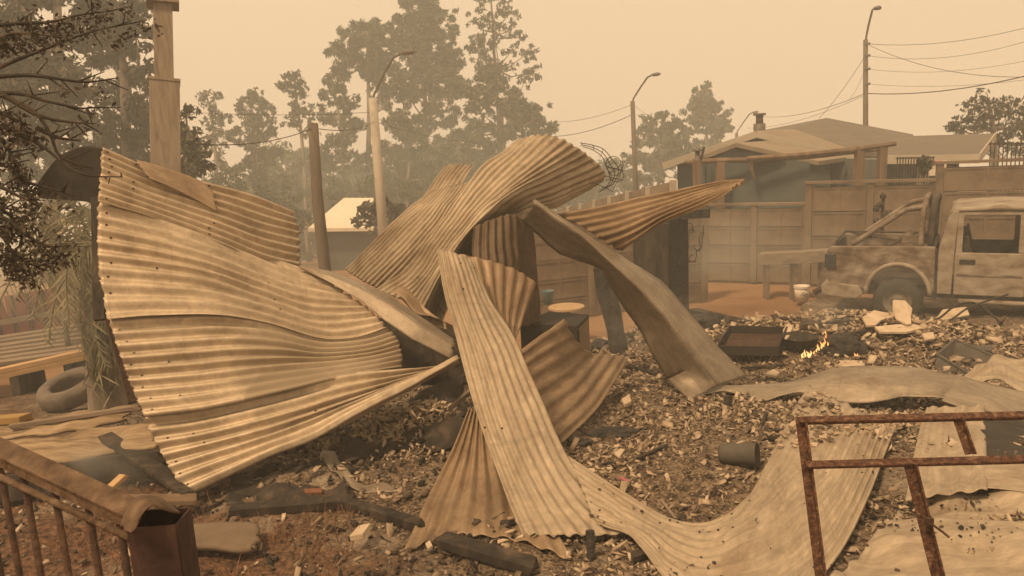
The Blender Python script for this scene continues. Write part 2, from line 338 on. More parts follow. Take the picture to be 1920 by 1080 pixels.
# ------------------------------------------------------------------ sheet metal
def cr(p0, p1, p2, p3, t):
    return .5 * ((2 * p1) + (-p0 + p2) * t + (2 * p0 - 5 * p1 + 4 * p2 - p3) * t * t + (-p0 + 3 * p1 - 3 * p2 + p3) * t ** 3)
def spline(A, n, linear=False):
    """A (k, ...) control values -> n samples along axis 0"""
    k = len(A); out = []
    for i in range(n):
        s = i / (n - 1) * (k - 1); j = min(int(s), k - 2); t = s - j
        if linear: out.append(A[j] * (1 - t) + A[j + 1] * t); continue
        p0 = A[j - 1] if j > 0 else 2 * A[0] - A[1]
        p3 = A[j + 2] if j + 2 < k else 2 * A[k - 1] - A[k - 2]
        out.append(cr(p0, A[j], A[j + 1], p3, t))
    return np.array(out)
def sheet(name, rows, mt, waves=0, amp=.011, nu=70, parent=None, dent=.012, jag=.006, lin=False, thick=.003, seed=0, dscale=2.2, nv=None, nails=0, flat=None, crease=None, linu=False):
    crease = (.012 if parent else .03) if crease is None else crease
    A = np.array([[list(P(c[0], c[1], min(c[2], GD(c[0], c[1]) - .05))) for c in r_] for r_ in rows])               # v, u, 3
    nv = nv or (int(waves * 8) + 1 if waves else 26)
    S = spline(A, nv, lin); S = np.swapaxes(spline(np.swapaxes(S, 0, 1), nu, linu), 0, 1)   # nv, nu, 3
    du = np.gradient(S, axis=1); dv = np.gradient(S, axis=0)
    nrm = np.cross(du, dv); nrm /= np.linalg.norm(nrm, axis=2, keepdims=True) + 1e-9
    if (nrm.reshape(-1, 3) @ np.array(FW)).mean() > 0: nrm = -nrm           # towards the camera side
    v = np.linspace(0, 1, nv)[:, None]; u = np.linspace(0, 1, nu)[None, :]
    disp = np.zeros((nv, nu))
    if waves:
        a = amp * np.ones((1, nu))
        if flat is not None: a = a * np.interp(u, *flat)
        disp += a * np.sin(2 * math.pi * waves * v + .4 + seed)
    for i in range(nv):
        for j in range(nu):
            p = S[i, j]
            disp[i, j] += crease * (.25 - abs(noise.noise((p[0] * 1.5 + seed * 3.3, p[1] * 1.5 + p[2] * 1.1, p[2] * 1.5 + 5)))) + dent * noise.noise((p[0] * dscale + seed * 7, p[1] * dscale, p[2] * dscale)) + dent * .35 * noise.noise((p[0] * 7 + seed, p[1] * 7, p[2] * 7))
    S2 = S + nrm * disp[..., None]
    # torn, uneven ends
    for j, sgn in ((0, -1), (nu - 1, 1)):
        dirv = du[:, j] / (np.linalg.norm(du[:, j], axis=1, keepdims=True) + 1e-9) * sgn
        jj = np.array([noise.noise((i * .45 + seed * 3, j * 1.0, 2.2)) for i in range(nv)]) * jag * 2 + RNG.uniform(-1, 1, nv) * jag * .5
        S2[:, j] += dirv * jj[:, None]
    Q = np.array([(i * nu + j, i * nu + j + 1, (i + 1) * nu + j + 1, (i + 1) * nu + j) for i in range(nv - 1) for j in range(nu - 1)])
    o = mesh_np(name, S2.reshape(-1, 3), Q, mt, parent); me = o.data
    me.polygons.foreach_set('use_smooth', [True] * len(me.polygons))
    lu = np.concatenate([[0], np.cumsum(np.linalg.norm(np.diff(S, axis=1), axis=2).mean(0))]); lv = np.concatenate([[0], np.cumsum(np.linalg.norm(np.diff(S, axis=0), axis=2).mean(1))])
    uvl = me.uv_layers.new(name='UVMap'); vi = np.zeros(len(me.loops), dtype=np.int32); me.loops.foreach_get('vertex_index', vi)
    UV = np.stack([lu[vi % nu], lv[vi // nu]], 1).astype(np.float32); uvl.data.foreach_set('uv', UV.ravel())
    if lin:
        md = o.modifiers.new('edge', 'EDGE_SPLIT'); md.split_angle = R(18)
    md = o.modifiers.new('thickness', 'SOLIDIFY'); md.thickness = thick; md.offset = 0
    if nails:
        mb = MB()
        for c in [.035, .15, .55, .93][:nails]:
            j = int(c * (nu - 1))
            for i in range(3, nv - 2, 8):
                if random.random() < ((.15 if c < .1 else .6) if parent else .82): continue
                jj = min(nu - 1, max(0, j + random.randint(-1, 1))); q = Vector(S2[i, jj]); nn = Vector(nrm[i, jj])
                rot = nn.to_track_quat('Z', 'Y').to_matrix(); mb.lathe([(.0085, .0), (.0085, .004), (.004, .008), (.0005, .009)], q, 6, rot)
        if mb.v:
            b = mb.build('nail_heads', M['rust_dark'], o); b['kind'] = 'stuff'
    return o

# ------------------------------------------------------------------ ground
def grid_ground(name, x0, x1, y0, y1, nx, ny, fn, mt):
    xs = np.linspace(x0, x1, nx); ys = np.linspace(y0, y1, ny)
    V = np.array([(x, y, fn(x, y)) for y in ys for x in xs])
    Q = np.array([(j * nx + i, j * nx + i + 1, (j + 1) * nx + i + 1, (j + 1) * nx + i) for j in range(ny - 1) for i in range(nx - 1)])
    o = mesh_np(name, V, Q, mt); o.data.polygons.foreach_set('use_smooth', [True] * len(o.data.polygons)); return o
def far_ground(x, y):
    return base_z(x, y) + .05 * noise.noise((x * .3, y * .3, 0)) - .08 - .35 * sm(-7, -5, x) * (1 - sm(7.8, 9, x)) * sm(.5, 2, y) * (1 - sm(9.2 + 3.4 * sm(4.4, 5.6, x), 10.2 + 3.4 * sm(4.4, 5.6, x), y))
xs = np.concatenate([np.linspace(-400, -40, 8), np.linspace(-30, 30, 61), np.linspace(40, 400, 8)])
ys = np.concatenate([np.linspace(-40, 0, 6), np.linspace(.5, 60, 100), np.linspace(70, 500, 10)])
V = np.array([(x, y, far_ground(x, y)) for y in ys for x in xs]); nx = len(xs)
Q = np.array([(j * nx + i, j * nx + i + 1, (j + 1) * nx + i + 1, (j + 1) * nx + i) for j in range(len(ys) - 1) for i in range(nx - 1)])
o = mesh_np('ground', V, Q, M['soil']); o.data.polygons.foreach_set('use_smooth', [True] * len(o.data.polygons)); tag(o, kind='structure')
def burnt(x, y):
    e = min(x + 6.5, 9.5 - x, y - 1.0, 10.9 + 3.4 * sm(4.0, 5.4, x) + .5 * noise.noise((x * .8, 1, 1)) - y, 9)
    return rub(x, y) - .25 * (1 - sm(0, .8, e))
o = grid_ground('burnt_ground', -6.5, 9.5, 1.0, 14.8, 260, 260, burnt, M['ash']); tag(o, kind='structure')

# ------------------------------------------------------------------ haze (the smoke-filled air)
HX0, HX1, HY0, HY1, HZ0, HZ1 = -60, 60, -12, 74, -10, 19
HAZE = .0086
mb = MB().box(((HX0 + HX1) / 2, (HY0 + HY1) / 2, (HZ0 + HZ1) / 2), (HX1 - HX0, HY1 - HY0, HZ1 - HZ0))
hm = bpy.data.materials.new('haze'); hm.use_nodes = True; N = hm.node_tree.nodes; N.clear()
ho = N.new('ShaderNodeOutputMaterial'); pv = N.new('ShaderNodeVolumePrincipled'); pv.inputs['Density'].default_value = HAZE
pv.inputs['Color'].default_value = (.86, .92, .91, 1); pv.inputs['Anisotropy'].default_value = .1
hm.node_tree.links.new(pv.outputs[0], ho.inputs['Volume'])
tag(mb.build('haze', hm), 'warm grey smoke haze filling the air', None, None, 'stuff')

# ------------------------------------------------------------------ trees
def leaves_np(centers, radii, counts, size, asp=.45, flat=1.0, rng=RNG, droop=0.0):
    """random leaf quads gathered in clumps"""
    C = np.repeat(np.array(centers), counts, 0); Rr = np.repeat(np.array(radii), counts)[:, None]
    n = len(C); d = rng.normal(size=(n, 3)); d /= np.linalg.norm(d, axis=1, keepdims=True)
    r_ = rng.random((n, 1)) ** .5
    p = C + d * Rr * r_ * np.array([1, 1, flat])
    a = rng.normal(size=(n, 3)); a[:, 2] -= droop; a /= np.linalg.norm(a, axis=1, keepdims=True)
    b = np.cross(a, rng.normal(size=(n, 3))); b /= np.linalg.norm(b, axis=1, keepdims=True) + 1e-9
    s = size * rng.uniform(.6, 1.4, (n, 1)); a *= s; b *= s * asp
    V = np.stack([p - a, p + b * .9, p + a, p - b * .9], 1).reshape(-1, 3)
    return V, np.arange(4 * n).reshape(n, 4)
def tree(label, d, trunk, blobs, leaf=.17, dens=1.0, mt='leaf_far', group=None, sub=9, tr=.22, spread=1.0, bare=False, name='eucalyptus_tree', droop=.6, fill=.42):
    """trunk: pixel polyline bottom to top; blobs: (px, py, r px) crown masses at about depth d"""
    t3 = [P(x, y, d) for (x, y) in trunk]
    leaf *= .66; b0 = t3[0].copy(); b0.z = base_z(b0.x, b0.y) - .3; t3 = [b0] + t3
    root = empty(name, b0, label, 'tree', group)
    mb = MB(); k = len(t3); mb.tube(t3, [tr * (1 - .75 * i / (k - 1)) for i in range(k)], 7)
    cs, rs, ns = [], [], []
    for (x, y, rp) in blobs:
        rr = rp * d / FPX; c = P(x, y, d + random.uniform(-1, 1) * rr * .9 * spread)
        best = min(t3[1:], key=lambda q: (q - c).length + max(0, q.z - c.z) * 2)
        mid = (best + c) / 2 + Vector((random.uniform(-.2, .2), random.uniform(-.2, .2), -.15 * (c - best).length))
        mb.tube([best, mid, c], [tr * .35, tr * .22, tr * .08], 5)
        for s in range(int(sub * 1.8)):
            dv = Vector((random.gauss(0, 1), random.gauss(0, 1), random.gauss(0, 1))).normalized() * rr * random.uniform(.35, 1.08)
            dv.z *= .85; q = c + dv
            if random.random() < .6: mb.tube([c, c + dv * .5 + Vector((0, 0, -.05)), q], [tr * .09, tr * .06, tr * .025], 4)
            sr = rr * random.uniform(.17, .42) * (fill / .42) ** .5
            cs.append(list(q)); rs.append(sr); ns.append(max(4, int(dens * 82 * (sr / leaf) ** 2 * fill * .35)))
    mb.build('trunk', M['bark'], root, smooth=True)
    V, Q = leaves_np(cs, rs, ns, leaf, .42, .8, droop=droop)
    c = mesh_np('crown', V, Q, M[mt], root)
    return root
GT = 'tall trees in the smoke behind the ruin'
tree('huge dark leafy tree filling the upper corner above the curled sheet', 20, [(95, 420), (100, 250), (110, 90), (105, -60)],
     [(30, -10, 80), (120, -30, 85), (60, 70, 80), (150, 50, 70), (25, 160, 75), (110, 150, 80), (60, 240, 70), (150, 230, 60), (20, 310, 60), (120, 300, 50), (-60, 60, 90), (-50, 200, 90)], .15, .85, 'leaf_near', GT, 10, .28)
tree('dark leafy tree reaching up just behind the square timber post', 23, [(235, 430), (240, 300), (232, 150), (225, 20)],
     [(215, 0, 70), (255, 70, 48), (200, 100, 60), (262, 130, 32), (225, 180, 60), (275, 215, 48), (215, 260, 55), (280, 290, 45), (170, 330, 50), (245, 30, 50), (255, 250, 45)], .16, .85, 'leaf_near', GT, 10, .26)
tree('low dark tree peeking out to the right of the square post', 17, [(345, 420), (350, 330), (348, 250)],
     [(350, 215, 24), (345, 255, 32), (372, 270, 24), (355, 300, 34), (385, 315, 18), (330, 330, 34)], .13, .8, 'leaf_near', GT, 9, .14)
tree('slender feathery tree with pointed top, first after the square post', 44, [(410, 420), (405, 300), (398, 220), (385, 170)],
     [(382, 180, 14), (405, 180, 14), (390, 205, 22), (412, 215, 22), (395, 240, 26), (420, 255, 24), (400, 285, 26), (415, 320, 26), (395, 350, 26), (430, 370, 24)], .22, .7, 'leaf_far', GT, 8, .16, fill=.34)
tree('rounded tree in smoke between the feathery tree and the wooden pole', 47, [(480, 420), (478, 320), (475, 240), (470, 180)],
     [(475, 178, 18), (460, 200, 22), (492, 200, 24), (478, 225, 28), (500, 245, 26), (455, 250, 24), (480, 275, 28), (510, 300, 26), (465, 320, 28), (500, 350, 28), (520, 390, 26)], .22, .9, 'leaf_far', GT, 8, .18)
tree('narrow tree whose leafy head rises right above the wooden pole', 45, [(575, 430), (572, 330), (565, 250), (555, 180), (552, 140)],
     [(550, 142, 18), (545, 165, 24), (565, 170, 22), (552, 195, 26), (580, 215, 20), (550, 225, 20), (585, 250, 16), (570, 300, 20), (545, 340, 24), (590, 370, 24)], .22, .8, 'leaf_far', GT, 8, .17, fill=.38)
tree('dense tree in the smoke beside the concrete lamp pole', 46, [(650, 430), (645, 330), (640, 250), (628, 170)],
     [(618, 150, 20), (640, 160, 24), (615, 185, 24), (650, 195, 26), (630, 220, 30), (660, 240, 28), (640, 270, 32), (620, 300, 28), (665, 310, 30), (640, 345, 30), (600, 380, 30), (665, 385, 34)], .22, .9, 'leaf_far', GT, 9, .2)
tree('tall broad-headed tree behind the curved lamp arm', 48, [(688, 430), (690, 320), (692, 220), (690, 120), (688, 60)],
     [(660, 62, 26), (690, 58, 26), (712, 55, 24), (640, 95, 28), (675, 95, 34), (712, 90, 32), (655, 125, 34), (695, 130, 36), (728, 125, 30), (640, 135, 22), (745, 160, 26), (715, 175, 30), (700, 300, 30), (720, 350, 34)], .22, 1.0, 'leaf_far', GT, 10, .24)
tree('tallest dense tree with domed crown in the middle of the smoky grove', 50, [(800, 430), (802, 330), (798, 230), (795, 120), (790, 30)],
     [(770, 10, 28), (800, 5, 30), (825, 25, 28), (755, 45, 26), (790, 45, 36), (832, 55, 30), (765, 80, 36), (810, 85, 38), (845, 90, 26), (775, 115, 38), (820, 125, 40), (850, 120, 28), (790, 160, 40), (835, 170, 38), (862, 165, 22), (765, 180, 30), (810, 215, 30), (850, 215, 30), (780, 250, 26), (830, 280, 34), (780, 320, 34), (738, 45, 14)], .22, 1.0, 'leaf_far', GT, 10, .28)
tree('dense smoky tree filling the grove under its domed neighbour', 43, [(760, 440), (765, 340), (770, 260)],
     [(745, 240, 30), (770, 225, 28), (730, 275, 34), (775, 270, 36), (740, 315, 36), (790, 310, 36), (720, 350, 32), (770, 355, 34), (820, 340, 36), (850, 300, 36), (860, 260, 30)], .21, .9, 'leaf_far', GT, 9, .2)
tree('tall airy tree with open branches and scattered leaf tufts', 47, [(935, 430), (938, 320), (935, 220), (928, 130), (925, 60), (920, -10)],
     [(905, 5, 20), (935, 0, 24), (955, 25, 20), (890, 40, 18), (925, 40, 26), (950, 60, 24), (975, 70, 16), (895, 75, 18), (930, 85, 22), (990, 100, 20), (960, 95, 18), (940, 120, 20), (1000, 135, 24), (985, 150, 18), (960, 130, 16), (905, 110, 20)], .2, .75, 'leaf_far', GT, 7, .2, fill=.34)
tree('broad smoky tree sloping down behind the crumpled tent of sheets', 46, [(950, 430), (948, 330), (942, 240), (930, 170)],
     [(895, 90, 20), (905, 135, 28), (930, 150, 30), (900, 175, 34), (945, 185, 34), (970, 200, 30), (905, 215, 36), (950, 230, 36), (990, 220, 28), (1015, 215, 24), (1035, 235, 18), (920, 265, 38), (975, 265, 34), (1010, 250, 26), (880, 300, 36), (935, 310, 36), (985, 300, 32), (890, 250, 34)], .22, 1.0, 'leaf_far', GT, 9, .24)
GR = 'trees beyond the houses'
tree('low rounded smoky tree behind the street lamp with the bent arm', 52, [(1235, 400), (1235, 320), (1232, 260)],
     [(1215, 232, 18), (1240, 228, 20), (1265, 232, 18), (1205, 260, 26), (1240, 260, 30), (1272, 262, 24), (1190, 295, 26), (1225, 300, 34), (1265, 300, 30), (1185, 335, 24), (1225, 340, 32), (1285, 330, 26)], .24, 1.0, 'leaf_far', GR, 9, .2)
tree('cone-shaped tree with twin pointed tops behind the gable roof', 58, [(1325, 400), (1325, 300), (1325, 230), (1325, 165)],
     [(1325, 160, 10), (1322, 175, 15), (1330, 190, 18), (1303, 172, 9), (1303, 190, 14), (1318, 205, 22), (1345, 205, 18), (1300, 215, 20), (1330, 228, 26), (1355, 225, 16), (1366, 212, 9), (1300, 245, 22), (1340, 250, 26), (1366, 240, 10), (1310, 275, 24), (1350, 275, 20)], .24, 1.1, 'leaf_far', GR, 9, .22)
tree('scrubby half-bare tree behind the high panel wall at the edge', 23, [(1865, 300), (1862, 240), (1855, 200), (1845, 180)],
     [(1838, 185, 20), (1815, 205, 20), (1795, 230, 18), (1850, 205, 26), (1880, 200, 22), (1905, 200, 26), (1830, 230, 30), (1870, 235, 34), (1910, 235, 32), (1800, 245, 22), (1780, 240, 14), (1900, 270, 34), (1950, 210, 40), (1860, 270, 30), (1955, 260, 40)], .1, .62, 'leaf_near', GR, 10, .12, fill=.3)
tree('dark round shrub against the small white-roofed house', 24, [(712, 470), (712, 420)],
     [(690, 395, 22), (715, 385, 24), (740, 392, 20), (675, 415, 18), (705, 415, 26), (738, 415, 24), (760, 400, 18)], .13, .8, 'leaf_near', None, 9, .07, name='shrub')
tree('bushy dark thicket along the ground behind the wooden pole', 36, [(560, 470), (560, 430)],
     [(430, 340, 40), (480, 370, 40), (530, 380, 38), (575, 410, 32), (450, 400, 40), (510, 420, 36), (780, 365, 40), (740, 440, 30), (620, 365, 30), (690, 360, 30)], .16, .5, 'leaf_far', None, 9, .07, name='bush', spread=2.0)

cs, rs, ns = [], [], []
for i in range(800):
    x = random.uniform(300, 1180); top = 300 + 22 * math.sin(x * .021) + 30 * noise.noise((x * .012, 0, 0)) + (45 if x < 480 else 0) + (30 if x > 1050 else 0); y = random.uniform(top, 520); dd = random.uniform(56, 66)
    cs.append(list(P(x, y, dd))); rs.append(random.uniform(.7, 1.4)); ns.append(90)
V, Q = leaves_np(cs, rs, ns, .24, .45, .8, droop=.5); tag(mesh_np('far_wood', V, Q, M['leaf_far']), 'smoke-dimmed woodland mass behind the tall trees', None, None, 'stuff')

# ------------------------------------------------------------------ street lamps, poles and wires
def lamp(label, d, base, top, arm, head, r0=.09, wood='pole_wood', group='street lamps'):
    b = P(*base, d); t = P(*top, d); g = base_z(b.x, b.y); b2 = b + (b - t) * ((b.z - g + .2) / max(.1, (t.z - b.z))) if b.z > g else b
    root = empty('street_lamp', (b2.x, b2.y, g), label, 'street lamp', group)
    MB().tube([b2, t], [r0 * 1.25, r0], 10).build('pole', M[wood], root, True)
    a3 = [t - (t - b2).normalized() * .3] + [P(x, y, d - .25 * i) for i, (x, y) in enumerate(arm)]
    MB().tube(a3, [.035] * len(a3), 6).build('arm', M['lamp_grey'], root, True)
    h0 = a3[-1]; h1 = P(*head, d - .25 * len(arm)); mm = (h0 + h1) / 2
    hd = MB().tube([h0, h0 + (h1 - h0) * .25, h0 + (h1 - h0) * .7, h1], [.05, .11, .12, .04], 8)
    hd.v = [(x, y, mm.z + (z - mm.z) * .6) for (x, y, z) in hd.v]; hd.build('lamp_head', M['lamp_grey'], root, True)
    return root, t, b2
lamp('street lamp with bent arm rising between the crumpled tent and the gable house', 30, (1192, 355), (1186, 190), [(1187, 186), (1200, 165), (1214, 145), (1222, 141)], (1238, 138), .085)
lB, tB, bB = lamp('tallest street lamp on the wire-laden pole behind the house roofs', 26, (1623, 235), (1623, 75), [(1624, 70), (1629, 45), (1636, 18), (1640, 16)], (1651, 14), .075)
lamp('small far street lamp poking over the gable roof next to the chimney', 45, (1382, 280), (1381, 250), [(1382, 247), (1395, 228), (1405, 214), (1410, 212)], (1422, 209), .09)
lD, tD, bD = lamp('concrete lamp pole leaning in front of the smoky grove', 22, (718, 432), (699, 185), [(701, 178), (722, 135), (738, 108), (752, 100)], (778, 97), .12, 'concrete')
for yy in (82, 104, 129, 157): MB().tube([P(1623, yy, 25.9), P(1631, yy, 25.8)], [.03, .05], 6).build('insulator', M['lamp_grey'], lB)
e0, e1 = P(607, 505, 13), P(587, 232, 13); eb = e0 + (e0 - e1) * .6
we = MB().tube([eb, e0 + Vector((.02, 0, 0)), (e0 + e1) / 2 + Vector((-.02, 0, 0)), e1], [.11, .105, .095, .085], 10).build('utility_pole', M['pole_wood'], None, True)
tag(we, 'leaning round wooden utility pole behind the gap in the sheets', 'pole')
def wire(a, b, sag, label, r=.012, n=14):
    a, b = Vector(a), Vector(b); pts = [a.lerp(b, i / n) - Vector((0, 0, sag * 4 * (i / n) * (1 - i / n))) for i in range(n + 1)]
    tag(MB().tube(pts, r * .65, 4).build('overhead_wire', M['wire']), label, 'wire', 'overhead wires')
wire(P(1623, 82, 26), P(2000, 30, 22), .3, 'topmost overhead wire running off from the tall wired lamp pole')
wire(P(1623, 104, 26), P(2000, 52, 22), .4, 'second overhead wire down from the tall lamp pole', .01)
wire(P(1630, 85, 26), P(2000, 140, 20), .4, 'overhead wire crossing downwards from the tall lamp pole', .012)
wire(P(1623, 129, 26), P(2000, 96, 22), .3, 'third thin overhead wire from the tall lamp pole', .008)
wire(P(1623, 175, 26), P(2000, 122, 20), .25, 'thick dark cable slung low from the tall lamp pole', .022)
wire(P(1623, 157, 26), P(2000, 138, 22), .2, 'thin wire just above the thick dark cable', .008)
wire(P(1623, 175, 26), P(1425, 218, 44), .3, 'cable from the tall pole down to the far small lamp', .016)
wire(P(1623, 178, 26), P(1400, 240, 44), .3, 'lower cable from the tall pole to the far small lamp', .012)
wire(P(1620, 108, 26), P(1536, 222, 23), .1, 'guy wire dropping steeply onto the grey roof', .014)
wire(P(1620, 135, 26), P(1590, 190, 24), .1, 'short drop wire beside the steep guy wire', .008)
wire(P(1186, 196, 30), P(1000, 226, 40), .3, 'upper wire from the bent-arm lamp back into the grove', .014)
wire(P(1187, 214, 30), P(1000, 255, 36), .3, 'lower wire from the bent-arm lamp towards the crumpled tent', .02)
wire(P(1187, 196, 30), P(1290, 252, 45), .2, 'wire from the bent-arm lamp to the far twin-topped tree', .012)
wire(P(587, 240, 13), P(702, 228, 22), .12, 'dark cable between the wooden pole and the concrete lamp pole', .012)
wire(P(587, 240, 13), P(300, 262, 9), .15, 'dark cable from the wooden pole to the square post', .01)
wire(P(702, 210, 22), P(320, 208, 24), .1, 'thin high wire passing behind the square post', .01)
wire(P(702, 228, 22), P(1000, 250, 38), .5, 'cable leading from the concrete lamp pole into the trees', .012)

# ------------------------------------------------------------------ houses
def slab(mbx, pts, th):
    """roof panel: quad or polygon with thickness downwards"""
    mbx.prism([Vector(p) for p in pts], (0, 0, -th))
gh = empty('gable_house', P(1400, 420, 21), 'blue-grey house with shallow gable roof and metal flue', 'house')
pk = P(1418, 245, 20); eL = P(1242, 305, 20); eR = P(1600, 290, 20); bk = Vector((4.6, 6.6, 0)); gz = -1.2
s_ = MB(); slab(s_, [pk, eL, eL + bk, pk + bk], .13); s_.build('roof', M['roof_tan'], gh)
s_ = MB(); slab(s_, [pk + Vector((.003, 0, 0)), pk + bk + Vector((.003, 0, 0)), eR + bk, eR], .13); r2 = s_.build('roof', M['roof_tan'], gh)
wl = eL + Vector((.45, .3, -.05)); wr = eR + Vector((-.45, .3, -.05)); wp = pk + Vector((0, .3, -.15))
MB().prism([wl, wp, wr, Vector((wr.x, wr.y, gz)), Vector((wl.x, wl.y, gz))], bk * .9).build('wall', M['blue_wall'], gh)
s_ = MB(); s_.beam(pk + Vector((0, -.02, -.09)), eL + Vector((0, -.02, -.09)), .03, .17); s_.beam(pk + Vector((0, -.025, -.09)), eR + Vector((0, -.025, -.09)), .03, .17)
s_.build('barge_board', M['cream_wall'], gh)
f0 = P(1424, 244, 21.5); f = MB().tube([f0 - Vector((0, 0, .3)), f0 + Vector((0, 0, .18))], .16, 10)
f.tube([f0 + Vector((0, 0, .181)), f0 + Vector((0, 0, .40))], .10, 10); f.tube([f0 + Vector((0, 0, .401)), f0 + Vector((0, 0, .46))], .17, 10); f.build('flue', M['lamp_grey'], r2, True)
pp = P(1380, 268, 18.3); pL = P(1302, 297, 18.3); pR = P(1535, 302, 18.3); pb = Vector((1.3, 1.5, 0))
porch = empty('porch_roof', P(1400, 400, 18.4), 'small tan gabled porch in front of the blue-grey house', 'porch')
s_ = MB(); slab(s_, [pp, pL, pL + pb, pp + pb], .1); s_.build('roof_panel', M['roof_tan'], porch)
s_ = MB(); slab(s_, [pp + Vector((.003, 0, 0)), pp + pb + Vector((.003, 0, 0)), pR + pb, pR], .1); s_.build('roof_panel', M['roof_tan'], porch)
MB().prism([pL + Vector((.3, .15, -.12)), pp + Vector((0, .15, -.12)), pR + Vector((-.3, .15, -.12)), Vector((pR.x - .3, pR.y + .15, gz)), Vector((pL.x + .3, pL.y + .15, gz))], (0, 1.2, 0)).build('wall', M['blue_wall'], porch)
fv = P(1308, 300, 18.2); f = MB().tube([fv - Vector((0, 0, .35)), fv + Vector((0, 0, .2))], .06, 8); f.lathe([(.001, .30), (.13, .23), (.13, .21), (.06, .2)], fv, 10); f.build('vent_pipe', M['lamp_grey'], porch, True)
hh = empty('hipped_house', P(1560, 330, 22), 'house with wide grey hipped roof under the tall lamp pole', 'house')
ap = P(1550, 221, 24.5); h1 = P(1425, 262, 21.6); h2 = P(1655, 288, 20.9); h3 = P(1712, 252, 24.5); h4 = P(1425, 245, 26)
s_ = MB(); slab(s_, [ap, h1, h2], .12); slab(s_, [ap + Vector((.004, .002, 0)), h2 + Vector((.004, .002, 0)), h3], .12); slab(s_, [ap + Vector((-.004, .004, 0)), h4, h1 + Vector((-.004, .004, 0))], .12)
s_.build('roof', M['roof_sheet'], hh)
s_ = MB(); a_, b_, c_ = [q + Vector((0, .5, -.3)) for q in (h1, h2, h3)]; s_.prism([(a_.x + .3, a_.y, gz), (b_.x - .4, b_.y, gz), (b_.x - .4, b_.y, b_.z), (a_.x + .3, a_.y, b_.z)], (0, 2.5, 0)); s_.build('wall', M['slate_wall'], hh)
MB().box(((a_.x * .35 + b_.x * .65), b_.y - .03, b_.z - .75), (1.0, .06, .9)).build('window', M['dark_glass'], hh)
MB().box((a_.x * .12 + b_.x * .88, b_.y - .035, b_.z - .9), (.55, .07, 1.9)).build('door', M['cream_wall'], hh)
lh = empty('low_house', P(1760, 330, 18), 'low pale house with lean-to roof behind the high panel wall', 'house')
k1 = P(1655, 291, 17.6); k2 = P(1836, 289, 17.0); k3 = P(1866, 250, 20.4); k4 = P(1672, 256, 21.0)
s_ = MB(); slab(s_, [k1, k2, k3, k4], .1); s_.build('roof', M['roof_sheet'], lh)
s_ = MB(); s_.beam(k1 + Vector((0, -.02, -.1)), k2 + Vector((0, -.02, -.1)), .03, .2); s_.beam(k2 + Vector((.02, 0, -.08)), k3 + Vector((.02, 0, -.08)), .03, .2); s_.build('fascia', M['cream_wall'], lh)
MB().prism([(k1.x + .2, k1.y + .4, gz), (k2.x - .2, k2.y + .4, gz), (k2.x - .2, k2.y + .4, k2.z - .12), (k1.x + .2, k1.y + .4, k1.z - .12)], (0, 2.6, 0)).build('wall', M['slate_wall'], lh)
for q in (.12, .52, .8): MB().box((k1.x * (1 - q) + k2.x * q, k1.y * (1 - q) + k2.y * q + .33, k1.z - .65), (.28, .06, 1.1)).build('door' if q == .52 else 'window', M['cream_wall' if q == .52 else 'dark_glass'], lh)
gf = empty('grille_fence', P(1715, 340, 16.2), 'dark barred grille fence in front of the low pale house', 'fence')
for i in range(14):
    x = 1683 + i * 5.2; a = P(x, 294, 16.2); b = Vector((a.x, a.y, -1)); MB().tube([b, a], .012, 5).build('bar', M['wire'], gf)
s_ = MB(); s_.beam(P(1680, 297, 16.2), P(1752, 295, 16.2), .03, .03); s_.build('rail', M['wire'], gf)
gf2 = empty('grille_fence', P(1890, 290, 16), 'barred grille fence above the highest wall section at the edge', 'fence')
for i in range(13):
    x = 1858 + i * 8; a = P(x, 266, 15.5); b = Vector((a.x, a.y, -1)); MB().tube([b, a], .012, 5).build('bar', M['wire'], gf2)
MB().beam(P(1854, 270, 15.5), P(1960, 268, 15.5), .03, .03).build('rail', M['wire'], gf2)
bp_ = P(1733, 318, 15.0); pot = empty('potted_plant', bp_, 'small leafy plant standing on top of the panel wall', 'plant')
V, Q = leaves_np([list(P(1735, 300, 15)), list(P(1727, 308, 15)), list(P(1742, 308, 15)), list(P(1731, 320, 15))], [.12, .1, .1, .08], [70, 50, 50, 40], .05, .5); mesh_np('leaves', V, Q, M['leaf_near'], pot)
MB().tube([P(1732, 345, 15), P(1732, 318, 15), P(1735, 300, 15)], [.02, .016, .008], 5).build('stem', M['char_wood'], pot)
rc = MB().box(P(1755, 304, 15.6), (.26, .02, .05)); rc.box(P(1758, 315, 15.65), (.34, .02, .3)); o = rc.build('red_sign', M['red_bright']); tag(o, 'bright red and white board behind the panel wall by the plant', 'sign')
o.data.materials.append(M['white_plastic'])
for p_ in o.data.polygons:
    if p_.index >= 6: p_.material_index = 1
wh = empty('white_roofed_house', P(640, 480, 28), 'small house with bright pale roof seen between the poles', 'house')
q1 = P(577, 428, 27); q2 = P(700, 427, 27); q3 = P(700, 371, 30.5); q4 = P(645, 371, 30.5)
s_ = MB(); slab(s_, [q1, q2, q3, q4], .12); s_.build('roof', M['roof_pale'], wh)
MB().prism([(q1.x + .3, q1.y + .4, q1.z - .1), (q2.x + 2, q2.y + .4, q2.z - .1), (q2.x + 2, q2.y + .4, -4), (q1.x + .3, q1.y + .4, -4)], (0, 3, 0)).build('wall', M['slate_wall'], wh)

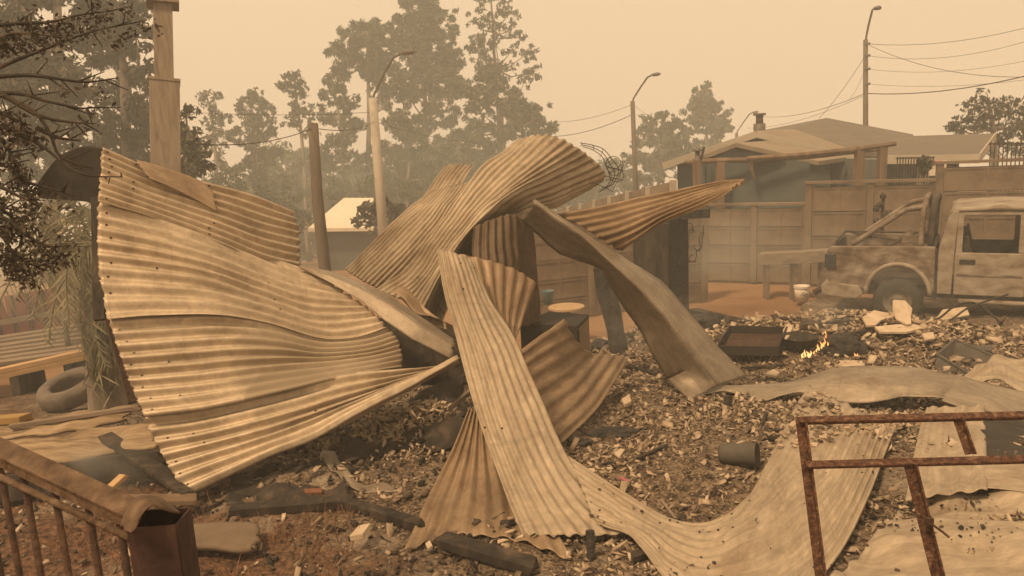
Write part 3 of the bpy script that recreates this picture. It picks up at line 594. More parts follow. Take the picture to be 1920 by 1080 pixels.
# pergola of scorched timber in front of the porch
pg = empty('pergola', P(1480, 380, 16.8), 'scorched timber pergola frame standing before the porch', 'pergola')
MB().tube([P(1285, 305, 17), P(1345, 301, 16.9), P(1405, 300, 16.8), P(1470, 296, 16.7)], [.05, .06, .055, .05], 7).build('beam', M['wood'], pg)
MB().tube([P(1400, 297, 16.6), P(1500, 291, 16.4), P(1600, 281, 16.2), P(1680, 269, 16.0)], [.05, .06, .06, .05], 7).build('beam', M['wood'], pg)
MB().tube([P(1410, 303, 16.9), P(1530, 293, 16.7), P(1625, 282, 16.5), P(1660, 280, 16.4)], [.04, .05, .05, .03], 7).build('beam', M['wood'], pg)
for (x, y, d, w_) in ((1306, 300, 16.9, .14), (1350, 304, 16.9, .16), (1612, 275, 16.2, .16), (1655, 271, 16.1, .15)):
    a = P(x, y, d); MB().box((a.x, a.y, (a.z - 1.2) / 2), (w_, w_, a.z + 1.2)).build('post', M['wood'], pg)
MB().tube([P(1408, 296, 16.7), P(1410, 318, 16.7), P(1414, 334, 16.75)], [.05, .04, .03], 6).build('hanging_strut', M['wood'], pg)
MB().tube([P(1320, 276, 16.9), P(1314, 300, 16.9)], .03, 6).build('strut', M['char_wood'], pg)
a, b = P(1325, 305, 17.3), P(1518, 302, 16.6)
bt = MB().prism([(a.x, a.y, -1.1), (b.x, b.y, -1.1), (b.x, b.y, b.z - .02), (b.x * .5 + a.x * .5, a.y * .5 + b.y * .5, a.z + .05), (a.x, a.y, a.z)], (.03, .12, 0))
tag(bt.build('blue_shed_wall', M['blue_wall']), 'plain dark blue-grey shed wall under the pergola', 'shed')

# ------------------------------------------------------------------ concrete panel walls
def panel_mesh(wd, ht, th=.05):
    mb = MB(); mb.box((0, 0, 0), (wd, th, ht - .012)); y = -th / 2 - .006
    n = 2; cw = wd / n
    for i in range(n + 1):
        x = -wd / 2 + i * cw; ww = .05 if 0 < i < n else .03
        mb.box((max(-wd / 2 + ww / 2 + .004, min(wd / 2 - ww / 2 - .004, x)), y, 0), (ww, .016, ht - .03))
    for s in (-1, 1):
        for i in range(n):
            mb.box((-wd / 2 + (i + .5) * cw, y, s * (ht / 2 - .035)), (cw - .06, .013, .03))
    me = bpy.data.meshes.new('panel'); me.from_pydata(mb.v, [], mb.f); me.materials.append(M['wall_panel']); return me
def panel_wall(label, A, B, zt, bays, courses, z0=-1.05, cap=True):
    A = Vector((A.x, A.y, 0)); B = Vector((B.x, B.y, 0)); t = (B - A); Ln = t.length; t.normalize(); ang = math.atan2(t.y, t.x)
    root = empty('panel_wall', (A.x, A.y, z0), label, 'wall', 'concrete panel walls')
    pw = Ln / bays; ht = (zt - z0) / courses; me = panel_mesh(pw - .13, ht); rm = Matrix.Rotation(ang, 3, 'Z')
    pm = MB().box((0, 0, 0), (.12, .13, zt - z0 + .06)); pme = bpy.data.meshes.new('post'); pme.from_pydata(pm.v, [], pm.f); pme.materials.append(M['wall_panel'])
    for i in range(bays + 1):
        o = link('post', pme, None, root); p = A + t * (i * pw); o.location = (p.x, p.y, (zt + z0) / 2 + .03); o.rotation_euler = (0, 0, ang)
    for i in range(bays):
        for k in range(courses):
            o = link('panel', me, None, root); p = A + t * ((i + .5) * pw); o.location = (p.x, p.y, z0 + (k + .5) * ht); o.rotation_euler = (random.uniform(-.006, .006), random.uniform(-.004, .004), ang)
    if cap:
        c = (A + B) / 2; MB().box((c.x, c.y, zt + .085), (Ln + .15, .17, .05), rm).build('coping', M['wall_panel'], root)
    return root
A1, B1 = P(1763, 300, 14.1), P(2150, 285, 13.0); panel_wall('highest section of the concrete panel wall behind the truck cab', A1, B1, P(1840, 301, 13.8).z - .1, 2, 5)
A2, B2 = P(1517, 342, 15.2), P(1757, 334, 14.2); panel_wall('middle section of the concrete panel wall behind the truck bed', A2, B2, P(1640, 338, 14.7).z - .1, 2, 4)
A3, B3 = P(1322, 382, 16.3), P(1512, 379, 15.4); panel_wall('lowest section of the panel wall below the blue shed', A3, B3, P(1420, 381, 15.85).z - .1, 2, 4)
A4, B4 = P(985, 400, 13.2), P(1318, 400, 14.3); panel_wall('hazy panel wall seen behind the charred leaning post', A4, B4, P(1160, 402, 13.7).z, 3, 5)
fa, fb = P(1262, 340, 17.5), P(1045, 394, 28)
fw_ = empty('boundary_wall', (fb.x, fb.y, -3), 'far low boundary wall running downhill beyond the wing-like sheet', 'wall')
for i in range(7):
    a = fa.lerp(fb, i / 7); b = fa.lerp(fb, (i + .96) / 7)
    MB().prism([(a.x, a.y, a.z), (b.x, b.y, b.z), (b.x, b.y, -4), (a.x, a.y, -4)], (.06, .06, 0)).build('panel', M['wall_panel'], fw_)
    MB().beam((a.x, a.y, -4), (a.x, a.y, a.z + .03), .14, .14).build('post', M['concrete'], fw_)

# square post
sp = empty('square_post', P(310, 520, 8.2), 'tall square pale post in two widths rising behind the big sheet', 'post')
d = 8.2; a = P(312, 340, d); g0 = base_z(a.x, a.y); k = d / FPX
axis = (P(304, 0, d) - P(311, 330, d)).normalized()
p0 = P(311, 330, d); low = p0 - axis * ((p0.z - g0 + .2) / axis.z)
vdir = (P(308, 155, d) - CAM).normalized()
MB().beam(low, P(308, 155, d), 52 * k, 48 * k, vdir).build('lower_shaft', M['post_board'], sp, bevel=.006)
MB().beam(P(308, 155, d), P(305, 10, d), 33 * k, 33 * k, vdir).build('upper_shaft', M['post_board'], sp, bevel=.005)
MB().beam(P(305, 11, d), P(304, -8, d), 57 * k, 50 * k, vdir).build('cap', M['post_board'], sp, bevel=.004)
s_ = MB(); s_.beam(P(308, 156, d), P(308, 151, d), 55 * k, 51 * k, vdir); s_.build('collar', M['post_board'], sp)

# ------------------------------------------------------------------ burnt pickup truck
def pickup():
    org = P(1551, 470, 12.1); yaw = R(-31)
    ex = Vector((math.cos(yaw), math.sin(yaw), 0)); ey = Vector((-math.sin(yaw), math.cos(yaw), 0)); z0 = base_z(org.x, org.y) - .04
    O = Vector((org.x, org.y, z0))
    def T(x, y, z): return O + ex * (x * .93) + ey * y + Vector((0, 0, z))
    Wd = 1.62
    root = empty('pickup_truck', O, 'burnt-out double-cab pickup truck with roll bars on its bed', 'truck')
    def arch(cx, cz, r_, a0, a1, n=12): return [(cx + r_ * math.cos(R(a0 + (a1 - a0) * i / n)), cz + r_ * math.sin(R(a0 + (a1 - a0) * i / n))) for i in range(n + 1)]
    def side(name, poly, y, th, mt, bev=.012, par=None):
        mb = MB(); n = len(poly); mb.prism([T(x, y, z) for (x, z) in poly], ey * th); return mb.build(name, mt, par or root, bevel=bev)
    tr, tp, td = M['truck'], M['truck_pale'], M['truck_dark']
    bed = [(.03, .60), (.0, .72), (.01, 1.13), (.05, 1.18), (1.60, 1.20), (1.60, .52), (1.53, .52)] + arch(1.08, .46, .45, 8, 172) + [(.56, .50), (.50, .56)]
    side('bed_side', bed, 0, .06, tr); side('bed_side', bed, Wd - .06, .06, tr)
    for yy in (-.035, Wd + .005):   # flare round the wheel opening
        MB().tube([T(x, yy + .015, z) for (x, z) in arch(1.08, .46, .47, 0, 180, 16)], .035, 6).build('wheel_arch', tp, root, True)
    mb = MB(); mb.box((0, 0, 0), (.05, Wd - .14, .5)); rm = Matrix.Rotation(yaw, 3, 'Z')
    MB().box(T(.05, Wd / 2, .92), (.05, Wd - .14, .50), rm).build('tailgate', td, root, bevel=.01)
    MB().box(T(.82, Wd / 2, .64), (1.5, Wd - .14, .05), rm).build('bed_floor', td, root)
    MB().box(T(1.58, Wd / 2, .92), (.04, Wd - .14, .52), rm).build('bed_front', td, root)
    b = MB(); b.prism([T(x, -.02, z) for (x, z) in ((-.06, .40), (-.09, .55), (-.02, .62), (.50, .58), (.58, .45), (.46, .36))], ey * (Wd + .04)); b.build('rear_bumper', M['truck_pale'], root, bevel=.02)
    MB().box(T(.055, -.012, .95), (.16, .05, .22), rm).build('tail_light', M['dark_glass'], root, bevel=.01)
    MB().tube([T(-.24, .25, .38), T(-.12, .25, .45), T(.1, .25, .55)], [.05, .045, .04], 8).build('tow_hook', td, root, True)
    MB().box(T(1.62, .03, .80), (.03, .05, .75), rm).build('bed_gap', M['char'], root)
    # cab: rear quarter, doors with window openings, roof
    quarter = [(1.64, .50), (1.64, 1.16), (1.70, 1.40), (1.76, 1.64), (1.82, 1.72), (1.90, 1.73), (1.865, 1.24), (1.84, .50)]
    side('cab_quarter', quarter, .0, .07, tp); side('cab_quarter', quarter, Wd - .07, .07, tp)
    def door(x0, x1, y, th, slant=0.0):
        dr = MB()
        lowp = [(x0, .50), (x0, 1.12), (x1, 1.12), (x1, .50)]
        dr.prism([T(x, y, z) for (x, z) in lowp], ey * th)
        o = dr.build('door', tp, root, bevel=.012)
        fr = MB()
        fr.prism([T(x, y + .01, z) for (x, z) in ((x0 + .01, 1.124), (x0 + .02, 1.70), (x0 + .10, 1.668), (x0 + .09, 1.124))], ey * (th - .02))
        fr.prism([T(x, y + .01, z) for (x, z) in ((x1 - .10, 1.124), (x1 - .10 - slant, 1.668), (x1 - .02 - slant, 1.70), (x1 - .01, 1.124))], ey * (th - .02))
        fr.prism([T(x, y + .012, z) for (x, z) in ((x0 + .02, 1.70), (x1 - .02 - slant, 1.70), (x1 - .10 - slant, 1.668), (x0 + .10, 1.668))], ey * (th - .024))
        fr.build('window_frame', tp, o)
        sk = MB().box(T(x0 + .17, y + (-.004 if y < .5 else th + .004), .99), (.20, .02, .065), rm); sk.build('handle', M['char'], o)
        cr_ = MB()
        cr_.beam(T(x0 + .03, y - .006, .80), T(x1 - .03, y - .006, .80), .015, .025); cr_.build('trim_strip', tr, o)
        return o
    for (y, th) in ((0, .06), (Wd - .06, .06)):
        door(1.87, 2.80, y, th); door(2.86, 3.75, y, th, .35)
        side('pillar', [(2.805, .5), (2.805, 1.70), (2.855, 1.70), (2.855, .5)], y + .01, .05, tr, 0)
    rf = [(1.77, 1.70), (1.84, 1.76), (2.4, 1.80), (3.1, 1.79), (3.38, 1.72), (3.30, 1.705)]
    MB().prism([T(x, .06, z) for (x, z) in rf], ey * (Wd - .12)).build('roof', tp, root, bevel=.02)
    for yy in (.03, Wd - .07):
        MB().tube([T(x, yy + .02, z) for (x, z) in ((1.78, 1.69), (1.88, 1.735), (2.4, 1.76), (3.1, 1.75), (3.36, 1.70))], .036, 7).build('roof_rail', tp, root, True)
    side('front_wing', [(3.76, .50), (3.76, 1.20), (4.7, 1.12), (4.95, 1.02), (4.98, .62), (4.72, .52)] + arch(4.28, .46, .45, 8, 172), 0, .07, tr)
    side('front_wing', [(3.76, .50), (3.76, 1.20), (4.7, 1.12), (4.95, 1.02), (4.98, .62), (4.72, .52)] + arch(4.28, .46, .45, 8, 172), Wd - .07, .07, tr)
    MB().prism([T(x, .07, z) for (x, z) in ((3.72, 1.24), (4.7, 1.15), (4.93, 1.05), (4.93, 1.0), (3.72, 1.16))], ey * (Wd - .14)).build('bonnet', tr, root)
    MB().prism([T(x, .1, z) for (x, z) in ((4.93, .45), (5.05, .45), (5.05, .75), (4.93, .75))], ey * (Wd - .2)).build('front_bumper', td, root)
    MB().box(T(2.7, Wd / 2, .48), (4.4, Wd - .3, .12), rm).build('chassis', td, root)
    MB().tube([T(1.95, -.06, .42), T(3.6, -.06, .42)], .035, 8).build('side_step', tp, root, True)
    MB().box(T(1.66, Wd / 2, 1.2), (.05, Wd - .14, 1.2), rm) and None
    MB().box(T(1.68, Wd / 2, .90), (.05, Wd - .14, .66), rm).build('cab_back', td, root)
    for yy in (.12, Wd - .12): MB().beam(T(1.70, yy, 1.2), T(1.82, yy, 1.70), .07, .05).build('pillar', tr, root)
    MB().prism([T(2.02, .1, .62), T(2.12, .1, .62), T(2.02, .1, 1.34), T(1.95, .1, 1.34)], ey * (Wd - .2)).build('seat_back', M['char'], root)
    MB().prism([T(2.95, .1, .62), T(3.05, .1, .62), T(2.93, .1, 1.36), T(2.86, .1, 1.36)], ey * (Wd - .2)).build('seat_back', M['char'], root)
    # burnt-out seats, steering wheel
    for (sx, sy) in ((2.15, .42), (2.15, 1.2), (3.0, .42), (3.0, 1.2)):
        s_ = MB(); s_.tube([T(sx, sy - .22, .75), T(sx - .12, sy - .22, 1.32), T(sx - .13, sy, 1.40), T(sx - .12, sy + .22, 1.32), T(sx, sy + .22, .75)], .018, 5)
        for q in range(5): s_.tube([T(sx - .02 * q, sy - .22, .82 + .1 * q), T(sx - .02 * q, sy + .22, .82 + .1 * q)], .008, 4)
        s_.build('seat_frame', td, root)
    sw = MB(); sw.tube([T(3.35 + .07 * math.sin(a_), .42 + .18 * math.cos(a_), 1.18 + .16 * math.sin(a_)) for a_ in np.linspace(0, 6.283, 17)], .012, 5, False); sw.build('steering_wheel', td, root)
    # roll bars
    for k, xx in enumerate((1.42, 1.56)):
        h = [T(xx - .04, .10, 1.16), T(xx - .02, .11, 1.62), T(xx, .16, 1.80), T(xx, .30, 1.86), T(xx, Wd / 2, 1.87), T(xx, Wd - .30, 1.86), T(xx, Wd - .16, 1.80), T(xx - .02, Wd - .11, 1.62), T(xx - .04, Wd - .10, 1.16)]
        pts = spline(np.array([list(p) for p in h]), 40); MB().tube(pts, .042, 9).build('roll_hoop', M['truck_dark'] if k else tr, root, True)
    for yy in (.12, Wd - .12):
        pts = spline(np.array([list(p) for p in (T(.36, yy, 1.19), T(.75, yy, 1.46), T(1.10, yy + .02, 1.70), T(1.20, yy + .02, 1.74), T(1.45, yy + .02, 1.78))]), 24)
        MB().tube(pts, .04, 9).build('roll_bar_stay', tr, root, True)
    tube_ = MB(); tube_.tube([T(.7, .3, 1.05), T(1.25, 1.1, 1.28)], .02, 6); tube_.tube([T(.2, 1.2, 1.25), T(1.2, .9, 1.14)], .015, 6); tube_.tube([T(.1, .3, 1.22), T(.1, 1.3, 1.26), T(1.4, 1.35, 1.24)], .018, 6)
    tube_.build('bent_tubes', td, root)
    MB().prism([T(1.0, .7, 1.05), T(1.25, .7, 1.05), T(1.22, .72, 1.42), T(1.1, .7, 1.30)], ey * .05).build('scrap_plate', tr, root)
    for (cx, yy) in ((1.08, .14), (1.08, Wd - .14), (4.28, .14), (4.28, Wd - .14)):
        rot = Matrix((ex, Vector((0, 0, 1)), ey)).transposed()
        wl_ = empty('wheel', (0, 0, 0), parent=root); wl_.matrix_parent_inverse = (Matrix.Translation(O)).inverted()
        ty = MB().lathe([(.20, -.10), (.31, -.11), (.345, -.08), (.345, .08), (.31, .11), (.20, .10)], T(cx, yy, .345), 28, rot).build('tyre', M['rubber'], wl_, True)
        rm_ = MB().lathe([(.001, -.03), (.07, -.06), (.075, -.03), (.15, -.02), (.17, -.07), (.225, -.09), (.225, .09)], T(cx, yy, .345), 28, rot).build('rim', M['rubber_ash'] if yy < .5 else td, wl_, True)
    return root
pickup()

# ------------------------------------------------------------------ the collapsed roof: big slab with four overlapping sheets
slab_root = empty('roof_slab', P(352, 930, 4.6), 'huge fallen slab of overlapping corrugated sheets leaning on one corner', 'roof slab')
L1 = [[(192, 278, 5.38), (270, 312, 5.52), (340, 332, 5.65), (420, 352, 5.79), (490, 372, 5.97), (549, 397, 6.16)],
      [(190, 310, 5.30), (270, 343, 5.44), (340, 365, 5.57), (420, 389, 5.71), (490, 412, 5.90), (560, 430, 6.10)],
      [(187, 345, 5.21), (270, 374, 5.34), (340, 397, 5.48), (420, 426, 5.63), (490, 452, 5.83), (560, 469, 6.04)],
      [(184, 378, 5.13), (270, 402, 5.26), (340, 427, 5.40), (420, 460, 5.55), (490, 490, 5.76), (560, 508, 5.98)]]
L2 = [[(187, 362, 5.22), (290, 397, 5.38), (380, 430, 5.56), (450, 460, 5.72), (510, 487, 5.86), (560, 505, 5.92), (604, 521, 5.94)],
      [(183, 430, 5.1), (300, 455, 5.22), (400, 484, 5.36), (480, 512, 5.55), (550, 538, 5.68), (610, 550, 5.76), (657, 558, 5.8)],
      [(185, 505, 5.02), (300, 515, 5.12), (406, 531, 5.25), (500, 562, 5.45), (580, 590, 5.58), (645, 592, 5.66), (700, 588, 5.72)],
      [(202, 601, 4.85), (300, 593, 4.96), (406, 593, 5.07), (500, 609, 5.29), (600, 637, 5.46), (670, 635, 5.54), (726, 617, 5.6)]]
L3 = [[(201, 588, 4.91), (300, 582, 5.03), (406, 583, 5.15), (500, 598, 5.36), (600, 625, 5.52), (670, 625, 5.58), (722, 612, 5.65)],
      [(222, 655, 4.82), (320, 648, 4.92), (430, 640, 5.05), (520, 645, 5.2), (600, 657, 5.37), (680, 652, 5.46), (744, 634, 5.55)],
      [(245, 720, 4.78), (340, 712, 4.86), (440, 700, 4.97), (530, 690, 5.12), (610, 684, 5.27), (690, 674, 5.38), (753, 660, 5.48)],
      [(272, 783, 4.67), (360, 772, 4.73), (450, 755, 4.81), (540, 733, 4.92), (620, 712, 5.06), (690, 700, 5.22), (752, 691, 5.38)]]
L4 = [[(268, 772, 4.73), (360, 763, 4.82), (450, 745, 4.92), (540, 725, 5.04), (640, 700, 5.14), (740, 691, 5.24), (818, 687, 5.38)],
      [(290, 825, 4.68), (380, 810, 4.74), (470, 790, 4.82), (560, 765, 4.92), (650, 738, 5.05), (740, 714, 5.2), (830, 692, 5.38)],
      [(318, 878, 4.64), (400, 852, 4.7), (490, 825, 4.78), (570, 795, 4.90), (660, 758, 5.04), (750, 722, 5.18), (846, 684, 5.36)],
      [(352, 928, 4.56), (430, 890, 4.63), (510, 852, 4.71), (590, 818, 4.81), (670, 770, 4.94), (755, 728, 5.08), (860, 668, 5.28)]]
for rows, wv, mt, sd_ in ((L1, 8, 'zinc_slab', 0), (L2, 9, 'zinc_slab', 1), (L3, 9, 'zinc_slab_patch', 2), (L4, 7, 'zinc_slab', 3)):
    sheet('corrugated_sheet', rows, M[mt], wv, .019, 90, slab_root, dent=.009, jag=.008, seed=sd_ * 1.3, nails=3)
# underside of the slope curling over behind the ridge, its shade put into the colour
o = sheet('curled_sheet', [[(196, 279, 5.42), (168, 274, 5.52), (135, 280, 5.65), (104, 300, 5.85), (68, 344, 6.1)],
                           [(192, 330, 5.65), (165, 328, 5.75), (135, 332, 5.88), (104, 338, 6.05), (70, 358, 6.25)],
                           [(184, 381, 5.95), (160, 379, 6.02), (130, 376, 6.12), (102, 374, 6.25), (72, 372, 6.4)]], M['zinc_soot_shade'], 0, nu=40, parent=slab_root, dent=.02, jag=.02)
o['label'] = 'shaded underside of the curled end, coloured near-black'
sheet('flashing', [[(255, 300, 5.46), (320, 318, 5.58), (372, 337, 5.68), (399, 358, 5.70)], [(268, 318, 5.40), (320, 335, 5.52), (372, 356, 5.62), (404, 376, 5.65)],
                   [(279, 334, 5.36), (320, 350, 5.46), (372, 376, 5.57), (407, 396, 5.62)]], M['zinc_brown'], 0, nu=40, parent=slab_root, dent=.006, jag=.02, seed=4)
mb = MB(); mb.beam(P(640, 792, 5.0) , P(858, 674, 5.35), .03, .05); mb.build('folded_edge', M['zinc_brown'], slab_root)
mb = MB(); mb.beam(P(182, 372, 5.5), P(187, 600, 5.25), .07, .05); mb.build('purlin', M['char_wood'], slab_root)
mb = MB(); mb.beam(P(205, 600, 5.1), P(249, 755, 4.95), .05, .04); mb.build('purlin', M['rust_dark'], slab_root)
mb = MB(); mb.beam(P(300, 700, 5.3), P(720, 660, 5.75), .07, .05); mb.build('purlin', M['char_wood'], slab_root)

GS = 'twisted corrugated sheets'
def csheet(label, rows, mt, waves, amp=.0115, group=GS, **k):
    return tag(sheet('corrugated_sheet', rows, M[mt], waves, amp, **k), label, 'metal sheet', group)
csheet('pale corrugated sheet forming the sloping flank of the crumpled tent shape', [
    [(648, 506, 7.25), (690, 463, 7.1), (726, 427, 7.0), (772, 389, 6.95), (812, 357, 6.9)], [(665, 518, 7.1), (710, 472, 6.95), (748, 433, 6.86), (792, 393, 6.82), (830, 352, 6.86)],
    [(690, 532, 6.95), (735, 488, 6.8), (772, 448, 6.72), (814, 400, 6.7), (852, 349, 6.8)], [(722, 545, 6.85), (764, 500, 6.7), (797, 460, 6.62), (834, 410, 6.62), (884, 338, 6.76)]], 'zinc', 11, .010, seed=6, nails=1, dent=.018)
csheet('great corrugated sheet sweeping up to the curled peak of the tent shape', [
    [(705, 545, 6.78), (757, 506, 6.66), (803, 453, 6.6), (852, 385, 6.6), (905, 312, 6.7), (946, 285, 6.8), (974, 258, 6.95)],
    [(738, 556, 6.6), (785, 515, 6.52), (825, 460, 6.5), (875, 395, 6.5), (925, 335, 6.6), (975, 290, 6.7), (1012, 254, 6.8)],
    [(772, 570, 6.5), (810, 515, 6.43), (850, 458, 6.42), (895, 405, 6.42), (950, 350, 6.5), (1010, 305, 6.62), (1060, 266, 6.78)],
    [(795, 585, 6.42), (825, 520, 6.38), (858, 462, 6.36), (900, 412, 6.38), (958, 366, 6.46), (1032, 328, 6.68), (1102, 292, 6.92)],
    [(812, 595, 6.7), (842, 525, 6.8), (882, 468, 6.85), (926, 425, 6.82), (985, 386, 6.72), (1055, 362, 6.85), (1134, 326, 7.12)],
    [(830, 605, 6.5), (862, 540, 6.5), (902, 482, 6.5), (945, 436, 6.5), (1000, 400, 6.68), (1052, 386, 6.95), (1110, 351, 7.2)]], 'zinc', 16, .0105, seed=7, nails=2, dent=.018, nu=100)
csheet('small bright corrugated end poking up behind the tent shape', [
    [(795, 372, 7.2), (820, 332, 7.3), (838, 312, 7.4)], [(830, 355, 7.15), (848, 328, 7.25), (865, 309, 7.35)], [(868, 345, 7.1), (880, 325, 7.2), (890, 311, 7.3)]], 'zinc_pale', 7, .012, seed=8, nu=30)
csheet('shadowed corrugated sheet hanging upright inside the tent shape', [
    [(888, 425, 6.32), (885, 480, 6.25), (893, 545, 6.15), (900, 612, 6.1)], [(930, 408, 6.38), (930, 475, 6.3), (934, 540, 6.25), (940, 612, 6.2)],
    [(968, 402, 6.52), (972, 475, 6.5), (976, 540, 6.48), (980, 612, 6.45)], [(996, 424, 6.75), (1004, 490, 6.8), (1010, 545, 6.82), (1013, 605, 6.85)]], 'zinc_shade', 9, .014, seed=9, dent=.03)
csheet('rusty corrugated flap tucked behind the top of the long strip', [
    [(835, 470, 5.5), (868, 540, 5.4), (900, 590, 5.35), (922, 622, 5.3)], [(895, 484, 5.52), (908, 545, 5.44), (925, 595, 5.4), (940, 632, 5.35)],
    [(955, 502, 5.62), (952, 555, 5.54), (948, 602, 5.5), (953, 640, 5.45)], [(1006, 531, 5.75), (993, 570, 5.68), (980, 605, 5.62), (965, 642, 5.55)]], 'zinc_brown', 8, .011, seed=10)
csheet('wing-like corrugated sheet pointing out above the charred column', [
    [(1035, 402, 7.0), (1143, 381, 6.7), (1244, 361, 6.4), (1338, 344, 6.1), (1398, 340, 5.9)], [(1085, 421, 6.8), (1165, 405, 6.55), (1255, 378, 6.3), (1340, 354, 6.05), (1391, 345, 5.86)],
    [(1125, 448, 6.65), (1180, 430, 6.45), (1250, 397, 6.25), (1330, 367, 6.0), (1382, 349, 5.82)], [(1165, 473, 6.62), (1195, 450, 6.46), (1246, 416, 6.26), (1326, 383, 5.96), (1372, 354, 5.8)]], 'zinc_brown', 7, .015, seed=11, nails=1)
csheet('brown curved corrugated sheet sliding down onto the rubble in front of the dark box', [
    [(955, 672, 5.3), (1010, 630, 5.6), (1056, 598, 5.95)], [(972, 702, 5.3), (1030, 664, 5.66), (1082, 638, 6.12)], [(995, 745, 5.28), (1058, 706, 5.78), (1108, 662, 6.5)],
    [(1028, 795, 5.26), (1092, 738, 5.88), (1146, 668, 6.75)], [(1058, 828, 5.27), (1126, 757, 5.94), (1178, 672, 6.9)]], 'zinc_brown', 7, .012, seed=12, nu=50, dent=.03, flat=([0, 1], [1, .6]))
csheet('brown triangular corrugated sheet with an ash spot under the long strip', [
    [(878, 768, 4.95), (845, 850, 4.7), (800, 940, 4.35), (757, 1031, 3.97)], [(893, 772, 4.96), (883, 850, 4.72), (868, 930, 4.38), (848, 1001, 4.10)],
    [(905, 785, 4.95), (925, 860, 4.7), (945, 940, 4.35), (955, 1010, 4.03)], [(918, 808, 4.92), (968, 880, 4.66), (1022, 962, 4.28), (1072, 1048, 3.88)]], 'zinc_brown', 8, .011, seed=13, nu=50)
csheet('long pale corrugated strip twisting down to the ground in the centre', [
    [(820, 466, 5.28), (836, 555, 5.15), (865, 675, 4.95), (897, 785, 4.7), (930, 875, 4.42), (955, 945, 4.18), (979, 1004, 3.97)],
    [(842, 472, 5.25), (865, 560, 5.1), (905, 672, 4.9), (938, 780, 4.66), (972, 868, 4.38), (1008, 940, 4.15), (1045, 1004, 3.95)],
    [(866, 480, 5.28), (895, 565, 5.14), (942, 665, 4.94), (980, 770, 4.7), (1018, 858, 4.42), (1065, 938, 4.17), (1118, 1004, 3.95)],
    [(886, 488, 5.35), (922, 570, 5.24), (974, 656, 5.06), (1016, 758, 4.82), (1060, 848, 4.55), (1122, 932, 4.25), (1192, 999, 3.97)]], 'zinc_pale', 8, .009, seed=14, nails=3, nu=90, flat=([0, .3, 1], [.6, .8, 1]))
bowl = csheet('broad bowl-shaped corrugated sheet sagging across the rubble behind the rusty frame', [
    [(1062, 850, 4.6), (1150, 910, 4.36), (1240, 962, 4.14), (1305, 980, 4.04), (1362, 970, 4.08), (1405, 928, 4.3), (1442, 858, 4.72), (1480, 788, 5.3), (1516, 722, 5.9)],
    [(1085, 905, 4.33), (1160, 950, 4.17), (1228, 985, 4.0), (1278, 1015, 3.88), (1340, 1025, 3.82), (1425, 980, 3.98), (1500, 905, 4.35), (1560, 835, 4.8), (1600, 765, 5.4)],
    [(1105, 955, 4.1), (1165, 985, 4.0), (1212, 1012, 3.88), (1258, 1055, 3.70), (1325, 1085, 3.55), (1440, 1070, 3.58), (1540, 985, 3.92), (1605, 880, 4.45), (1645, 775, 5.25)],
    [(1120, 985, 4.0), (1172, 1002, 3.92), (1200, 1025, 3.82), (1242, 1075, 3.62), (1310, 1140, 3.33), (1440, 1150, 3.26), (1560, 1060, 3.57), (1630, 930, 4.18), (1684, 788, 5.12)]],
    'zinc_pale', 10, .011, seed=15, nails=3, nu=110, dent=.025, flat=([0, .25, .45, 1], [.8, .35, .6, 1]))
csheet('flat pale corrugated offcut behind the rusty frame', [
    [(1738, 762, 5.4), (1725, 800, 5.1), (1712, 860, 4.56), (1698, 936, 4.04)], [(1765, 764, 5.38), (1755, 802, 5.08), (1748, 860, 4.55), (1745, 930, 4.04)],
    [(1805, 763, 5.36), (1802, 802, 5.06), (1800, 860, 4.55), (1800, 922, 4.04)], [(1846, 760, 5.34), (1848, 800, 5.05), (1850, 858, 4.55), (1851, 915, 4.05)]], 'zinc_pale', 4, .008, seed=16, nails=1, nu=50)
crumpled = csheet('large crumpled pale sheet lying at the lower corner under the rusty frame', [
    [(1690, 938, 4.19), (1760, 930, 4.17), (1850, 920, 4.15), (1940, 910, 4.15), (2060, 900, 4.15)], [(1655, 985, 3.92), (1740, 978, 3.88), (1850, 965, 3.9), (1950, 960, 3.9), (2060, 955, 3.9)],
    [(1610, 1035, 3.66), (1720, 1030, 3.62), (1850, 1025, 3.6), (1950, 1020, 3.6), (2060, 1015, 3.6)], [(1555, 1095, 3.40), (1700, 1100, 3.34), (1850, 1100, 3.34), (1950, 1095, 3.3), (2060, 1090, 3.3)]],
    'zinc_pale', 6, .007, seed=17, dent=.06, nails=1, dscale=4.2, nv=60)
csheet('small flat scrap sheet beside the dark hollow at the picture edge', [
    [(1845, 872, 4.45), (1900, 868, 4.42), (1980, 885, 4.3)], [(1848, 917, 4.12), (1900, 920, 4.06), (1980, 927, 4.0)]], 'zinc_pale', 0, seed=18, nu=30, dent=.02)
csheet('dark sheet added for the shade of the hollow at the picture edge', [
    [(1830, 772, 5.35), (1900, 785, 5.2), (2000, 820, 5.0)], [(1845, 868, 4.62), (1910, 878, 4.5), (2000, 900, 4.35)]], 'zinc_soot_shade', 5, .01, seed=19, nu=30)  # near-black sheet stands in for the shade of the hollow

